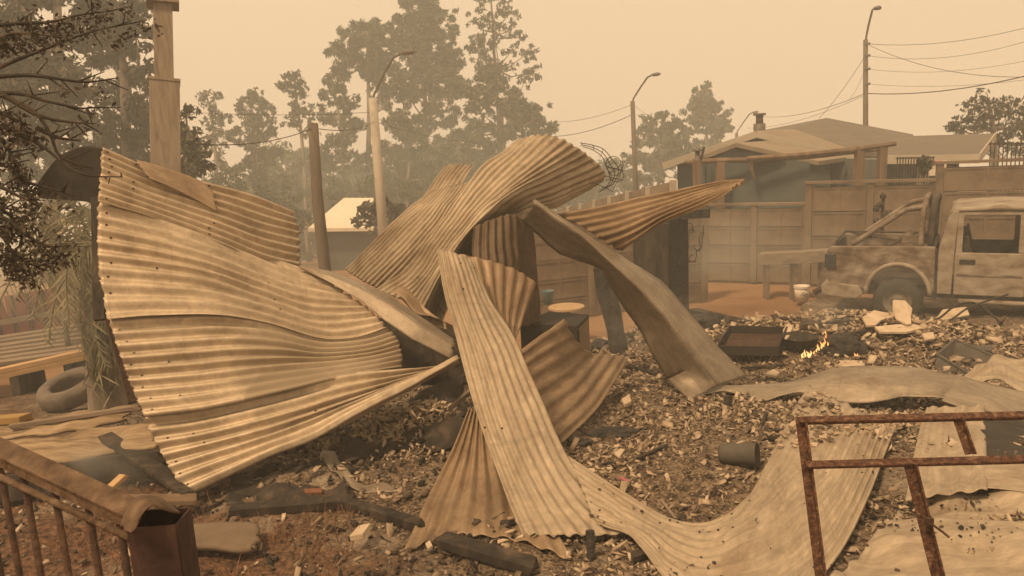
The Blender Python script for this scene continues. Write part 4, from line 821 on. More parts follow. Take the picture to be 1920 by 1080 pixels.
GF = 'bent flashings and gutters'
def fl(name, label, rows, mt, **k):
    return tag(sheet(name, rows, M[mt], 0, 0, **k), label, 'flashing', GF)
fl('gutter', 'long bent metal gutter folded in two faces leaning down to the rubble', [
    [(976, 413, 6.55), (1050, 476, 6.55), (1127, 506, 6.55), (1160, 560, 6.6), (1203, 628, 6.68), (1250, 712, 6.75), (1292, 748, 6.72)],
    [(1000, 378, 6.25), (1090, 440, 6.22), (1160, 506, 6.25), (1205, 548, 6.32), (1258, 608, 6.4), (1312, 682, 6.52), (1345, 722, 6.62)],
    [(1005, 376, 6.35), (1112, 447, 6.5), (1192, 496, 6.68), (1237, 524, 6.8), (1291, 584, 6.9), (1346, 647, 7.0), (1398, 706, 7.1)]], 'zinc_grey', lin=True, linu=True, nv=21, nu=79, dent=.012, dscale=4.0, seed=1, jag=.02, crease=.012)
fl('gutter', 'bent metal gutter lying between the big slab and the tent shape', [
    [(560, 498, 5.98), (620, 511, 5.93), (669, 527, 5.86), (730, 552, 5.78), (787, 594, 5.68), (852, 638, 5.58)], [(562, 500, 5.88), (620, 519, 5.80), (672, 540, 5.72), (728, 568, 5.62), (783, 607, 5.54), (852, 650, 5.48)],
    [(566, 503, 5.88), (620, 531, 5.78), (677, 564, 5.68), (722, 602, 5.56), (772, 636, 5.5), (848, 674, 5.46)]], 'zinc_grey', lin=True, linu=True, nv=21, nu=61, dent=.012, seed=2, jag=.02, crease=.012)
fl('flashing', 'small crumpled flashing sticking up behind the left gutter', [[(735, 545, 6.1), (775, 580, 6.0), (820, 600, 5.9)], [(755, 540, 6.2), (795, 572, 6.1), (833, 604, 6.0)], [(753, 560, 6.15), (790, 600, 6.05), (838, 618, 5.95)]], 'zinc_brown', nu=30, dent=.04, dscale=5, seed=3)
fl('flashing', 'long dull flashing strip lying across the rubble behind the bowl-shaped sheet', [
    [(1338, 724, 6.85), (1400, 719, 6.72), (1460, 716, 6.6), (1530, 702, 6.45), (1600, 686, 6.35), (1700, 684, 6.15), (1812, 701, 5.95)],
    [(1315, 734, 6.7), (1385, 727, 6.6), (1450, 730, 6.45), (1530, 722, 6.25), (1595, 715, 6.1), (1695, 712, 5.9), (1800, 724, 5.75)],
    [(1288, 750, 6.65), (1355, 734, 6.6), (1425, 752, 6.45), (1500, 738, 6.25), (1590, 755, 6.0), (1690, 746, 5.8), (1792, 752, 5.62)]], 'zinc_grey', nv=20, nu=80, dent=.04, seed=4, jag=.02)
fl('flashing', 'wide pale flashing overlapping from the picture edge above the dark hollow', [
    [(1795, 703, 5.8), (1850, 719, 5.7), (1925, 736, 5.6), (2020, 758, 5.4)], [(1783, 725, 5.62), (1845, 742, 5.5), (1925, 770, 5.35), (2020, 800, 5.2)],
    [(1765, 750, 5.48), (1835, 776, 5.34), (1925, 813, 5.1), (2020, 850, 4.95)], [(1768, 757, 5.5), (1835, 784, 5.36), (1925, 822, 5.13), (2020, 860, 4.97)]], 'zinc_grey', lin=True, nv=25, nu=50, dent=.015, seed=5)
fl('flashing', 'lumpy folded sheet end humped up at the picture edge', [
    [(1798, 722, 5.85), (1835, 690, 6.05), (1866, 664, 6.2), (1925, 672, 6.1), (2020, 690, 6.0)], [(1800, 724, 5.8), (1840, 706, 5.92), (1880, 692, 5.98), (1925, 705, 5.85), (2020, 722, 5.75)],
    [(1802, 726, 5.75), (1845, 722, 5.78), (1880, 725, 5.75), (1925, 738, 5.62), (2020, 760, 5.45)]], 'zinc_pale', nu=60, nv=30, dent=.07, dscale=5, seed=6)
fl('flashing', 'torn metal scrap curling up out of the pale chips below the slab', [
    [(603, 838, 5.35), (625, 850, 5.3), (650, 880, 5.2), (680, 905, 5.1), (715, 902, 5.08), (742, 915, 5.0)], [(604, 862, 5.3), (622, 882, 5.22), (650, 905, 5.12), (680, 922, 5.03), (712, 918, 5.02), (738, 922, 4.98)]], 'zinc_grey', nu=40, nv=14, dent=.03, dscale=6, seed=7, jag=.02)

# ------------------------------------------------------------------ charred posts, column, boxes
def charpost(label, pts, d, r_, name='charred_post', dz=.15):
    p3 = [P(x, y, d) for (x, y) in pts]; g = hz(p3[-1].x, p3[-1].y)
    p3[-1].z = min(p3[-1].z, g + .02) ; p3.append(p3[-1] - Vector((0, 0, dz)))
    mb = MB(); pp_ = spline(np.array([list(p) for p in p3]), 14)
    mb.tube(pp_, [r_ * (1 + .18 * noise.noise((i * .9, d, r_ * 9))) for i in range(14)], 8)
    return tag(mb.build(name, M['char'], None, False), label, 'post', 'charred posts')
charpost('charred black post leaning below the bent gutter', [(1128, 500), (1135, 545), (1148, 590), (1160, 650)], 9.2, .11)
charpost('short charred stake standing in front of the long strip', [(1106, 995), (1108, 1030), (1106, 1064)], 3.78, .022)
charpost('short charred stub under the end of the long flashing', [(1366, 742), (1364, 765), (1364, 790)], 6.2, .035)
cl = empty('charred_column', P(1240, 600, 11.0), 'thick charred column of boards under the wing-like sheet', 'column')
a = P(1187, 420, 10.9); b = P(1253, 420, 10.8); c = P(1290, 405, 11.2); gz_ = hz(b.x, b.y) - .1
MB().prism([(a.x, a.y, gz_), (b.x, b.y, gz_), (b.x, b.y, b.z), (a.x, a.y, a.z + .04)], (.04, .30, 0)).build('board_face', M['char_wood'], cl)
MB().prism([(b.x + .012, b.y - .03, gz_), (c.x, c.y, gz_), (c.x, c.y, c.z), (b.x + .012, b.y - .03, c.z)], (-.01, .28, 0)).build('board_face', M['char'], cl)
MB().box(P(1300, 400, 11.0), (.40, .3, .12)).build('cap_block', M['char'], cl)
bx_ = empty('metal_box', P(1040, 640, 6.9), 'scorched dark metal box with a caved lid behind the brown curved sheet', 'box')
t1, t2, t3, t4 = P(975, 605, 6.7), P(1030, 584, 7.5), P(1104, 590, 7.4), P(1082, 612, 6.6)
for nm, q, mtn in (('lid', [t1, t2, t3, t4], 'zinc_soot_shade'),): MB().prism(q, (0, 0, -.03)).build(nm, M[mtn], bx_)
zb = hz(t1.x, t1.y) - .05
MB().prism([t1 - Vector((0, 0, .031)), t4 - Vector((0, 0, .031)), (t4.x, t4.y, zb), (t1.x, t1.y, zb)], (.02, .03, 0)).build('side', M['zinc_soot_shade'], bx_)
MB().prism([t4 + Vector((.004, .034, -.031)), t3 - Vector((0, 0, .031)), (t3.x, t3.y, zb), (t4.x + .004, t4.y + .034, zb)], (-.03, .02, 0)).build('side', M['zinc_brown'], bx_)
tt = P(1062, 578, 11.5); rt_ = empty('round_table', (tt.x, tt.y, hz(tt.x, tt.y)), 'pale round table top in front of the hazy panel wall', 'table')
MB().lathe([(.001, 0), (.27, 0), (.27, .03), (.001, .03)], tt, 28).build('table_top', M['table_top'], rt_)
MB().tube([tt, (tt.x, tt.y, hz(tt.x, tt.y) - .05)], .05, 8).build('leg', M['char'], rt_)
bq = P(1027, 556, 11.8); tag(MB().lathe([(.001, -.12), (.07, -.12), (.10, .08), (.105, .09)], bq, 14).build('blue_bucket', M['blue_plastic'], None, True), 'small faded blue bucket beside the round table top', 'bucket')
MB().tube([bq - Vector((0, 0, .12)), (bq.x, bq.y, hz(bq.x, bq.y) - .1)], .07, 8).build('stump_block', M['wall_panel'])
tag(bpy.data.objects['stump_block'], 'low pale stump carrying the faded blue bucket', 'stump')
# heap of dark contents and grey lumps by the metal box
def lump(name, label, px, py, r_, mt, cat, group=None, sq=(1, 1, .6), lift=0.0):
    g = G(px, py); bm = bmesh.new(); bmesh.ops.create_icosphere(bm, subdivisions=3, radius=1)
    for v in bm.verts:
        n_ = 1 + .35 * noise.noise(v.co * 1.6 + Vector((px, py, 0))) + .18 * noise.noise(v.co * 4 + Vector((px, py, 2)))
        v.co = Vector((v.co.x * sq[0], v.co.y * sq[1], v.co.z * sq[2])) * n_ * r_
    me = bpy.data.meshes.new(name); bm.to_mesh(me); bm.free()
    o = link(name, me, M[mt]); o.location = g + Vector((0, 0, r_ * sq[2] * .35 + lift)); return tag(o, label, cat, group)
lump('charred_lump', 'charred lump lying beside the foot of the long strip', 1082, 833, .075, 'char', 'charred lump', 'charred lumps', (1.3, .7, .45))
lump('charred_lump', 'flat charred lump in the pale chips right of the brown curved sheet', 1150, 815, .12, 'char', 'charred lump', 'charred lumps', (1.5, .7, .3))
lump('charred_lump', 'round dark cinder heap beside the flames', 1580, 660, .17, 'char', 'charred lump', 'charred lumps', (1.4, .8, .8))
lump('charred_lump', 'charred lump at the foot of the charred leaning post', 1125, 655, .13, 'char', 'charred lump', 'charred lumps', (1, 1, .7))
lump('charred_lump', 'big dark cinder mound left of the steel tray', 1320, 615, .22, 'char', 'charred lump', 'charred lumps', (1.3, .7, .6))

# ------------------------------------------------------------------ objects in the rubble
tr_ = empty('steel_tray', G(1410, 668), 'rectangular blackened steel tray lying tilted on the rubble', 'tray')
tdd = GD(1400, 668) - 8.55; ta, tb, tc_, td_ = P(1345, 662, 8.3 + tdd), P(1458, 664, 8.2 + tdd), P(1475, 626, 8.75 + tdd), P(1368, 624, 8.85 + tdd)
MB().prism([ta, tb, tc_, td_], (0, 0, -.02)).build('bottom', M['rust_dark'], tr_)
hgt = Vector((0, 0, .06))
for (a, b) in ((ta, tb), (tb, tc_), (tc_, td_), (td_, ta)): MB().beam(a + hgt * .5, b + hgt * .5, .015, .10, ext=.008).build('side', M['zinc_soot_shade'], tr_)
rk = empty('wire_rack', G(1370, 655), 'burnt wire rack leaning against the end of the steel tray', 'rack')
for i in range(5): MB().tube([P(1340 + i * 6, 628 + i * 0, 8.6), P(1345 + i * 6, 668, 8.2)], .005, 4).build('wire', M['wire'], rk)
for i in range(4): MB().tube([P(1338, 630 + i * 11, 8.6 - i * .12), P(1372, 631 + i * 11, 8.6 - i * .12)], .005, 4).build('wire', M['wire'], rk)
pn = P(1498, 632, GD(1498, 648) - .12); tag(MB().lathe([(.001, -.09), (.15, -.09), (.19, .0), (.20, .01), (.185, .0), (.14, -.07), (.001, -.075)], pn, 24).build('cooking_pot', M['char_wood'], None, True), 'round blackened pot sunk in the rubble next to the tray', 'pot')
# flames
fm = bpy.data.materials.new('flame'); fm.use_nodes = True; N = fm.node_tree.nodes; L_ = fm.node_tree.links; N.clear()
fo = N.new('ShaderNodeOutputMaterial'); fe = N.new('ShaderNodeEmission'); ft = N.new('ShaderNodeTexCoord'); fx = N.new('ShaderNodeSeparateXYZ'); fr_ = N.new('ShaderNodeValToRGB')
L_.new(ft.outputs['Generated'], fx.inputs[0]); L_.new(fx.outputs[2], fr_.inputs[0]); e = fr_.color_ramp.elements
e[0].position = .0; e[0].color = (1, .62, .22, 1); e[1].position = 1; e[1].color = (1, .27, .04, 1)
L_.new(fr_.outputs[0], fe.inputs[0]); fe.inputs[1].default_value = 1.7; L_.new(fe.outputs[0], fo.inputs[0])
def flame(label, tongues, d):
    mb = MB(); d = GD(tongues[0][0], tongues[0][1] + 4) - .08
    for (x, y, hgt_, wd) in tongues:
        n = 7; pts = []; rad = []
        for i in range(n):
            t = i / (n - 1); pts.append(P(x + math.sin(t * 4 + x) * wd * .5 * t, y - hgt_ * .8 * t, d)); rad.append(max(.0015, wd * d / FPX * .38 * math.sin(math.pi * (.18 + .82 * t)) ** .8 * (1 - .35 * t)))
        mb.tube(pts, rad, 7)
    o = tag(mb.build('flame', fm, None, True, recalc=False), label, 'flame', 'flames in the rubble'); return o
flame('pale yellow flames licking up in the rubble', [(1505, 671, 13, 6), (1510, 669, 17, 5), (1515, 668, 12, 7), (1520, 665, 9, 5), (1526, 663, 7, 3), (1531, 660, 10, 4), (1535, 657, 15, 6), (1540, 654, 18, 5), (1544, 650, 13, 7), (1547, 645, 16, 3), (1549, 634, 12, 3), (1552, 648, 9, 4), (1518, 670, 7, 8)], 8.45)
flame('tiny separate flame at the edge of the cinder heap', [(1603, 668, 8, 4), (1607, 667, 6, 3)], 8.35)
flame('tiny bright spark floating at the tip above the flames', [(1548, 625, 6, 3.5)], 8.5)
# white bucket on the bare soil
wb = G(1503, 563); k = (wb - CAM).length / FPX; h_ = 25 * k * 1.05; bk_ = empty('white_bucket', wb, 'dirty white plastic bucket standing on the bare orange soil', 'bucket')
MB().lathe([(.001, 0), (11 * k, 0), (13 * k, h_), (12.2 * k, h_), (10.5 * k, .01)], wb, 22).build('body', M['white_plastic'], bk_, True)
MB().lathe([(13.0 * k, h_ * .86), (13.9 * k, h_ * .86), (13.9 * k, h_), (13.0 * k, h_)], wb, 22).build('rim', M['white_plastic'], bk_)
lb = MB()
for (u_, v_, s1, s2) in ((-.5, .42, .3, .07), (-.15, .36, .3, .09), (.2, .45, .28, .06), (-.3, .55, .25, .05), (.15, .30, .25, .05), (.45, .38, .2, .06), (0, .5, .2, .04)):
    pts = []
    for (du_, dv_) in ((0, 0), (s1, .02), (s1, s2 + .02), (0, s2)):
        an = -math.pi / 2 + (u_ + du_); rr = (11 + 2 * (v_ + dv_)) * k + .002; pts.append(wb + Vector((rr * math.cos(an), rr * math.sin(an), (v_ + dv_) * h_)))
    lb.add(pts, [(0, 1, 2, 3)])
lb.build('label_print', M['print_dark'], bk_)
# plank bench by the wall
bn = empty('plank_bench', P(1480, 520, 14.3), 'low plank bench against the panel wall beside the truck tail', 'bench')
a, b = P(1425, 485, 14.6), P(1555, 478, 13.9); MB().beam(a, b, .35, .2).build('seat', M['wood_old'], bn)
for q in (.1, .5, .9):
    p_ = a.lerp(b, q); MB().box((p_.x, p_.y, (p_.z - .08 + base_z(p_.x, p_.y) - .1) / 2), (.05, .25, p_.z - .08 - base_z(p_.x, p_.y) + .1)).build('leg', M['wood_old'], bn)
cp = empty('charred_cactus', P(1653, 420, 13.6), 'dead blackened plant stem against the panel wall behind the truck bed', 'plant')
MB().tube([P(1655, 470, 13.6), P(1654, 420, 13.6), P(1656, 372, 13.6)], [.035, .03, .03], 7).build('stem', M['char_wood'], cp)
for (x, y) in ((1646, 388), (1650, 384), (1656, 368), (1643, 392), (1660, 402), (1644, 415)): MB().lathe([(.001, -.06), (.05, -.03), (.06, .02), (.001, .07)], P(x, y, 13.55), 7).build('pad', M['char_wood'], cp)
# black crate
ck = empty('black_crate', P(1805, 690, 6.9), 'open blackened drawer-like crate tipped in the rubble', 'crate')
cdd = GD(1750, 692) - 7.2; c1, c2, c3, c4 = P(1757, 665, 7.3 + cdd), P(1790, 637, 7.7 + cdd), P(1862, 668, 7.2 + cdd), P(1822, 704, 6.7 + cdd); dn = (P(1750, 690, 7.05 + cdd) - P(1757, 665, 7.3 + cdd)); dn = Vector((dn.x, dn.y, min(dn.z, -.14)))
for (a, b) in ((c1, c2), (c2, c3), (c3, c4), (c4, c1)):
    MB().prism([a, b, b + dn, a + dn], ((c1 + c3) / 2 - (a + b) / 2).normalized() * .018).build('side', M['grey_plastic'], ck)
    MB().beam(a, b, .03, .02, ext=.01).build('rim', M['grey_plastic'], ck)
MB().prism([c1 + dn, c2 + dn, c3 + dn, c4 + dn], (0, 0, .012)).build('bottom', M['grey_plastic'], ck)
for q in (.35, .65): MB().beam((c1 + dn * .7).lerp(c4 + dn * .7, q) , (c2 + dn * .7).lerp(c3 + dn * .7, q), .02, .03).build('rib', M['grey_plastic'], ck)
# fallen grey bucket
gb = P(1385, 852, 5.0); gp = G(1385, 868); gb = Vector((gp.x, gp.y, gp.z + .06)); ax = Vector((.86, -.48, .12)).normalized(); rot = ax.to_track_quat('Z', 'Y').to_matrix()
tag(MB().lathe([(.001, -.115), (.058, -.115), (.062, -.1), (.066, .0), (.072, .11), (.078, .115), (.07, .115), (.06, -.1), (.001, -.105)], gb, 24, rot).build('fallen_bucket', M['grey_plastic'], None, True), 'small grey bucket lying on its side in the chips', 'bucket')
pk_ = G(1170, 908, .0); tag(MB().box(pk_ + Vector((0, 0, .03)), (.065, .022, .015), Matrix.Rotation(-.5, 3, 'Z') @ Matrix.Rotation(.25, 3, 'Y')).build('pink_scrap', M['pink'], bevel=.005), 'melted pink plastic scrap behind the long strip', 'scrap')
bkp = G(440, 972) ; 
def brick(px, py, label, sz=(.14, .07, .07), rz=.3):
    g = G(px, py); o = MB().box((0, 0, 0), sz).build('brick', M['brick'], bevel=.004); o.location = g + Vector((0, 0, sz[2] * .4)); o.rotation_euler = (.1, .15, rz); tag(o, label, 'brick', 'loose bricks')
brick(588, 932, 'loose red brick below the torn metal scrap', (.10, .05, .05))
brick(1610, 965, 'orange brick in the gap between the two lower sheets', (.1, .06, .06), 1.0)
# bed springs and wires
def scribble(name, label, cx, cy, d, w_, h_, n, r_, cat, seedv):
    rnd = random.Random(seedv); root = empty(name, P(cx, cy + h_, d), label, cat)
    for i in range(n):
        pts = []; x0, y0 = cx + rnd.uniform(-w_, w_), cy + rnd.uniform(-h_, h_); an = rnd.uniform(0, 6.28)
        for j in range(7):
            pts.append(list(P(x0, y0, d + rnd.uniform(-.12, .12)))); an += rnd.uniform(-1.1, 1.1)
            x0 = max(cx - w_, min(cx + w_, x0 + math.cos(an) * w_ * .42)); y0 = max(cy - h_, min(cy + h_, y0 + math.sin(an) * h_ * .42))
        MB().tube(spline(np.array(pts), 22), r_, 4).build('wire', M['wire'], root)
    return root
sc = empty('wire_mattress', P(1160, 360, 6.9), 'tangled wire mattress frame curling beyond the tent peak', 'wire frame')
def wseg(pts, d, r_=.0035): MB().tube(spline(np.array([list(P(x, y, d)) for (x, y) in pts]), 20), r_, 4).build('wire', M['wire'], sc)
for k, dd in ((0, 0), (7, .15), (14, .3)):
    wseg([(1088 + k * .3, 268 + k * .5), (1110, 272 + k * .6), (1132 - k * .2, 280 + k), (1150 - k, 302 + k * .7), (1160 - k, 318 + k), (1150 - k, 345 + k * .5), (1128 - k * .4, 352 + k * .6)], 7.0 + dd)
for (x0, y0, x1, y1) in ((1090, 267, 1088, 275), (1110, 271, 1113, 282), (1130, 279, 1124, 294), (1148, 298, 1134, 308), (1160, 318, 1140, 325), (1155, 335, 1135, 338), (1143, 348, 1128, 352), (1168, 295, 1160, 330), (1172, 300, 1150, 355), (1136, 312, 1170, 320), (1132, 330, 1168, 338), (1118, 345, 1150, 360)):
    wseg([(x0, y0), ((x0 + x1) / 2 + 2, (y0 + y1) / 2), (x1, y1)], 7.1, .003)
for i in range(3): wseg([(1150 + 14 * math.cos(a_) + i * 3, 305 + 12 * math.sin(a_) + i * 12) for a_ in np.linspace(0, 6.28, 9)], 7.05, .003)
scribble('wire_tangle', 'loose dark wire tangle hanging beside the charred column', 1305, 455, 10.6, 14, 36, 7, .006, 'wire', 5)
tp_ = scribble('wire_tangle', 'curled wires among the ash under the slab', 755, 805, 5.6, 40, 14, 8, .004, 'wire', 9)
cb = MB(); 
for off in (0, 3): cb.tube(spline(np.array([list(P(x, y - off * .4, d_)) for (x, y, d_) in ((1700, 588, 9.3), (1752, 600, 9.0), (1790, 575, 9.1), (1830, 570, 9.2), (1880, 608, 9.0))]), 30), .01, 5)
tag(cb.build('cable', M['wire'], None, True), 'dark bent cables springing over the rubble heap before the truck', 'cable')
mb = MB().tube(spline(np.array([list(P(x, y, d_)) for (x, y, d_) in ((1712, 590, 9.0), (1770, 604, 8.9), (1820, 575, 9.1), (1890, 552, 9.3))]), 24), .012, 5)
tag(mb.build('iron_rod', M['wire']), 'thin bent iron rod lying in front of the truck door', 'rod')

# ------------------------------------------------------------------ left side: red fence, timber, tyre, boards, palm
rf_ = empty('red_fence', P(70, 660, 11.5), 'faded red sheet fence with dark uprights at the far left', 'fence')
fa_, fb_ = P(-160, 585, 11.2), P(215, 520, 12.4); zb = base_z(0, 11.5) - .3; n = 13
for i in range(n):
    a = fa_.lerp(fb_, i / n); b = fa_.lerp(fb_, (i + .97) / n)
    MB().prism([(a.x, a.y, a.z + random.uniform(-.03, .03)), (b.x, b.y, b.z), (b.x, b.y, zb), (a.x, a.y, zb)], (.01, .03, 0)).build('panel', M['red_sheet'], rf_)
    q = fa_.lerp(fb_, (i + .985) / n); MB().box((q.x, q.y - .035, (q.z + zb) / 2), (.04, .04, q.z - zb)).build('upright', M['rust_dark'], rf_)
for o_ in (.38, ): MB().beam(fa_ + Vector((0, -.08, -o_)), fb_ + Vector((0, -.08, -o_)), .03, .08).build('rail', M['wood_old'], rf_)
ts = empty('timber_stack', P(60, 690, 8.8), 'stack of weathered planks along the red fence', 'timber stack')
for i in range(7):
    a = P(-140, 655 + i * 7.5, 9.6 - .13 * i); b = P(158 + random.uniform(-6, 6), 610 + i * 8, 10.2 - .13 * i); MB().beam(a, b, .16, .042, jag=.02).build('plank', M['wood_old'], ts)
a, b = P(-120, 722, 8.5), P(174, 656, 9.2); bb = MB().beam(a, b, .12, .05, jag=.01).build('plank', M['wood_bright'], ts); bb['label'] = 'fresh yellow plank in front'
MB().beam(a + Vector((0, -.02, -.06)), b + Vector((.0, -.02, -.06)), .12, .05).build('plank', M['wood_bright'], ts)
for q in (.15, .5, .85):
    p_ = a.lerp(b, q) + Vector((0, .15, -.1)); MB().box((p_.x, p_.y, (p_.z + hz(p_.x, p_.y) - .1) / 2), (.1, .5, max(.05, p_.z - hz(p_.x, p_.y) + .1))).build('bearer', M['char_wood'], ts)
tg = G(122, 772); ty_ = empty('old_tyre', tg, 'ash-covered old tyre lying flat behind the fibre boards', 'tyre')
kx = (tg - CAM).length / FPX
rot = Matrix.Rotation(R(16), 3, 'X') @ Matrix.Rotation(R(-8), 3, 'Y')
MB().lathe([(.16, .02), (.20, .0), (.285, .0), (.31, .04), (.31, .13), (.285, .17), (.20, .175), (.165, .15), (.19, .09), (.16, .02)], tg + Vector((0, .2, .10)), 36, rot).build('tread', M['rubber_ash'], ty_, True)
# fibre boards and charred planks in the near left
def board(name, label, quad, th, mt, cat, group, dent=.015, seed=0, par=None):
    o = sheet(name, quad, M[mt], 0, 0, nu=36, nv=16, dent=dent, jag=.03, thick=th, seed=seed, dscale=5)
    return tag(o, label, cat, group)
GB = 'burnt boards on the ground'
board('fibre_board', 'upper tan fibre board curling at its corner by the slab edge', [[(-80, 800, 5.5), (100, 785, 5.45), (190, 770, 5.4), (258, 762, 5.35)], [(-80, 825, 5.2), (80, 815, 5.18), (165, 806, 5.2), (225, 790, 5.25)]], .02, 'mattress_fibre', 'board', GB, .03, 1)
board('fibre_board', 'middle tan fibre board with frayed layers near the railing', [[(-80, 830, 5.15), (80, 822, 5.12), (190, 806, 5.15), (285, 798, 5.1)], [(-80, 905, 4.7), (60, 880, 4.78), (180, 856, 4.88), (300, 840, 4.9)]], .03, 'mattress_fibre', 'board', GB, .03, 2)
board('charred_board', 'dark charred board facing the railing under the fibre boards', [[(-80, 905, 4.7), (60, 882, 4.76), (180, 858, 4.86), (302, 842, 4.88)], [(-80, 960, 4.72), (60, 935, 4.78), (180, 905, 4.88), (325, 890, 4.9)]], .03, 'char_wood', 'board', GB, .02, 3)
board('flat_slab', 'flat grey slab lying in the weeds right of the railing post', [[(330, 985, 4.2), (400, 980, 4.2), (470, 985, 4.17), (482, 1000, 4.12)], [(325, 1030, 3.93), (400, 1030, 3.93), (450, 1035, 3.9), (478, 1030, 3.9)]], .03, 'wall_panel', 'slab', GB, .01, 4)
GP = 'charred planks on the ground'
def plank(label, a, b, w_=.1, t_=.03, mt='char_wood', name='charred_plank', cat='plank', grp=GP):
    a, b = [P(c[0], c[1], min(c[2], GD(c[0], c[1]) - .06)) for c in (a, b)]; tag(MB().beam(a, b, w_, t_, jag=.03).build(name, M[mt], bevel=.004), label, cat, grp)
plank('charred plank slanting down towards the tip of the slab', (200, 820, 5.0), (345, 915, 4.62))
plank('second charred plank crossing under the slab tip', (255, 860, 4.95), (350, 925, 4.5), .07)
plank('short bright yellow wood offcut in the smoke behind the railing', (202, 920, 4.5), (232, 892, 4.62), .05, .03, 'wood_bright')
plank('yellow round-ended wood piece at the far left above the boards', (-40, 790, 5.45), (45, 784, 5.4), .09, .05, 'yellow_wood')
plank('brown plank end poking out from under the slab tip', (215, 938, 4.42), (365, 936, 4.45), .10, .03, 'wood')
plank('grey horizontal pipe-like plank in the ash below the slab', (430, 958, 4.7), (655, 940, 4.75), .09, .05)
plank('charred plank sloping through the ash towards the triangular sheet', (655, 945, 4.75), (790, 985, 4.35), .07, .05)
plank('thin charred plank lying on top of the upper fibre board', (20, 800, 5.3), (255, 764, 5.3), .04, .03, 'wood_old')
plank('thin pole sticking out between the slab and the long strip', (845, 765, 5.5), (880, 735, 5.6), .03, .03, 'wood_old')
plank('charred plank lying in front of the triangular sheet', (830, 1012, 3.95), (1000, 1062, 3.75), .1, .05)
plank('dark plank resting beneath the long strip by the stake', (1185, 1045, 3.85), (1235, 1028, 3.95), .05, .03)
plank('dark beam in the rubble below the truck bed', (1300, 585, 10.2), (1400, 610, 9.6), .14, .1)
plank('thin grey stick lying in the chips behind the bowl-shaped sheet', (1238, 935, 4.4), (1268, 975, 4.15), .015, .015, 'wood_old')
plank('charred timber lying on the heap behind the flames', (1500, 612, 99), (1592, 604, 99), .07, .06)
plank('short charred timber between flames and biggest pale fragment', (1560, 632, 99), (1640, 620, 99), .06, .05)
plank('thin charred lath in the chips before the steel tray', (1395, 690, 99), (1470, 684, 99), .03, .02)
plank('charred lath slanting through the chips behind the fallen grey bucket', (1425, 800, 99), (1440, 770, 99), .025, .02)
plank('thin charred lath in the middle of the chips right of the long strip', (1195, 860, 99), (1250, 835, 99), .022, .02)
plank('charred timber end lying in front of the dark metal box', (1180, 690, 99), (1235, 705, 99), .05, .05)
# burnt panel wall pieces in the ash under the slab, plus dark backing in the gap
board('charred_or_backing_sheet', 'charred crumpled sheet in the shade below the slab', [[(430, 900, 5.1), (520, 880, 5.2), (600, 870, 5.2), (650, 900, 5.1)], [(420, 955, 4.75), (520, 950, 4.8), (600, 945, 4.8), (660, 945, 4.8)]], .01, 'char_wood', 'board', GB, .07, 6)
board('charred_or_backing_sheet', 'dark board standing at the back of the hollow under the slab', [[(640, 800, 5.9), (720, 770, 6.0), (800, 735, 6.1), (870, 700, 6.2)], [(640, 870, 5.7), (720, 850, 5.8), (800, 825, 5.9), (870, 800, 6.0)]], .02, 'char_wood', 'board', GB, .05, 7)
board('charred_or_backing_sheet', 'dark backing panel added for the shade in the gap below the left gutter', [[(700, 600, 6.3), (760, 590, 6.4), (820, 600, 6.45), (880, 620, 6.5)], [(690, 720, 6.1), (760, 720, 6.15), (820, 720, 6.2), (880, 720, 6.25)]], .02, 'char_wood', 'board', GB, .05, 9)  # dark backing, added so that the gap reads as shaded
board('charred_crate_side', 'sooty board end beside the pale chips and the triangular sheet', [[(795, 800, 5.35), (830, 790, 5.35), (872, 775, 5.35)], [(800, 850, 5.2), (835, 845, 5.2), (868, 830, 5.2)]], .02, 'char_wood', 'board', GB, .03, 8)

# palm-like plant with drooping dry fronds
pl = empty('palm', G(190, 700), 'dry grey palm with drooping fronds behind the slab edge', 'palm')
pb_ = P(195, 690, 7.4); pt = P(175, 455, 7.4); gzp = hz(pb_.x, pb_.y) - .1
MB().tube(spline(np.array([[pb_.x, pb_.y, gzp], list(pb_), list(P(188, 560, 7.4)), list(pt)]), 12), [.2, .19, .17, .16, .15, .14, .13, .12, .12, .12, .1, .08], 9).build('trunk', M['bark'], pl)
def frond(tip, mid, base, d, n=26, ln=.22):
    c = spline(np.array([list(P(*base, d)), list(P(*mid, d - .15)), list(P(*tip, d - .2))]), n); V = []; 
    for i in range(2, n):
        p = Vector(c[i]); t = (Vector(c[i]) - Vector(c[i - 1])).normalized(); sd_ = t.cross(Vector((0, 1, .2))).normalized()
        for s in (-1, 1):
            l_ = ln * math.sin(math.pi * (.15 + .8 * i / n)) * random.uniform(.7, 1.2)
            e_ = p + sd_ * s * l_ * .7 + t * l_ * .5 - Vector((0, 0, l_ * random.uniform(.2, .7))) + Vector((0, random.uniform(-.05, .05), 0)); wv = t * .012
            V += [list(p - wv), list(p + wv), list(e_ + wv * .2), list(e_ - wv * .2)]
    return V, c
VV = []; rb = MB()
for (tip, mid, base) in (((20, 520), (80, 420), (170, 455)), ((60, 600), (95, 480), (170, 455)), ((180, 400), (150, 390), (170, 455)), ((10, 440), (80, 385), (172, 450)), ((130, 620), (125, 500), (172, 455)), ((215, 640), (200, 520), (178, 460)), ((170, 560), (150, 480), (172, 455)),
                         ((-20, 600), (60, 470), (170, 455)), ((100, 380), (130, 380), (172, 450)), ((160, 660), (150, 560), (176, 470)), ((210, 560), (215, 480), (178, 455)), ((185, 480), (140, 440), (170, 470)), ((90, 640), (110, 540), (172, 470)), ((30, 560), (90, 470), (170, 460)), ((200, 690), (170, 600), (178, 480)), ((140, 560), (110, 470), (172, 455)), ((230, 470), (215, 420), (178, 455))):
    V_, c_ = frond(tip, mid, base, 7.3 + random.uniform(-.3, .3)); VV += V_; rb.tube(c_[::3], .008, 4)
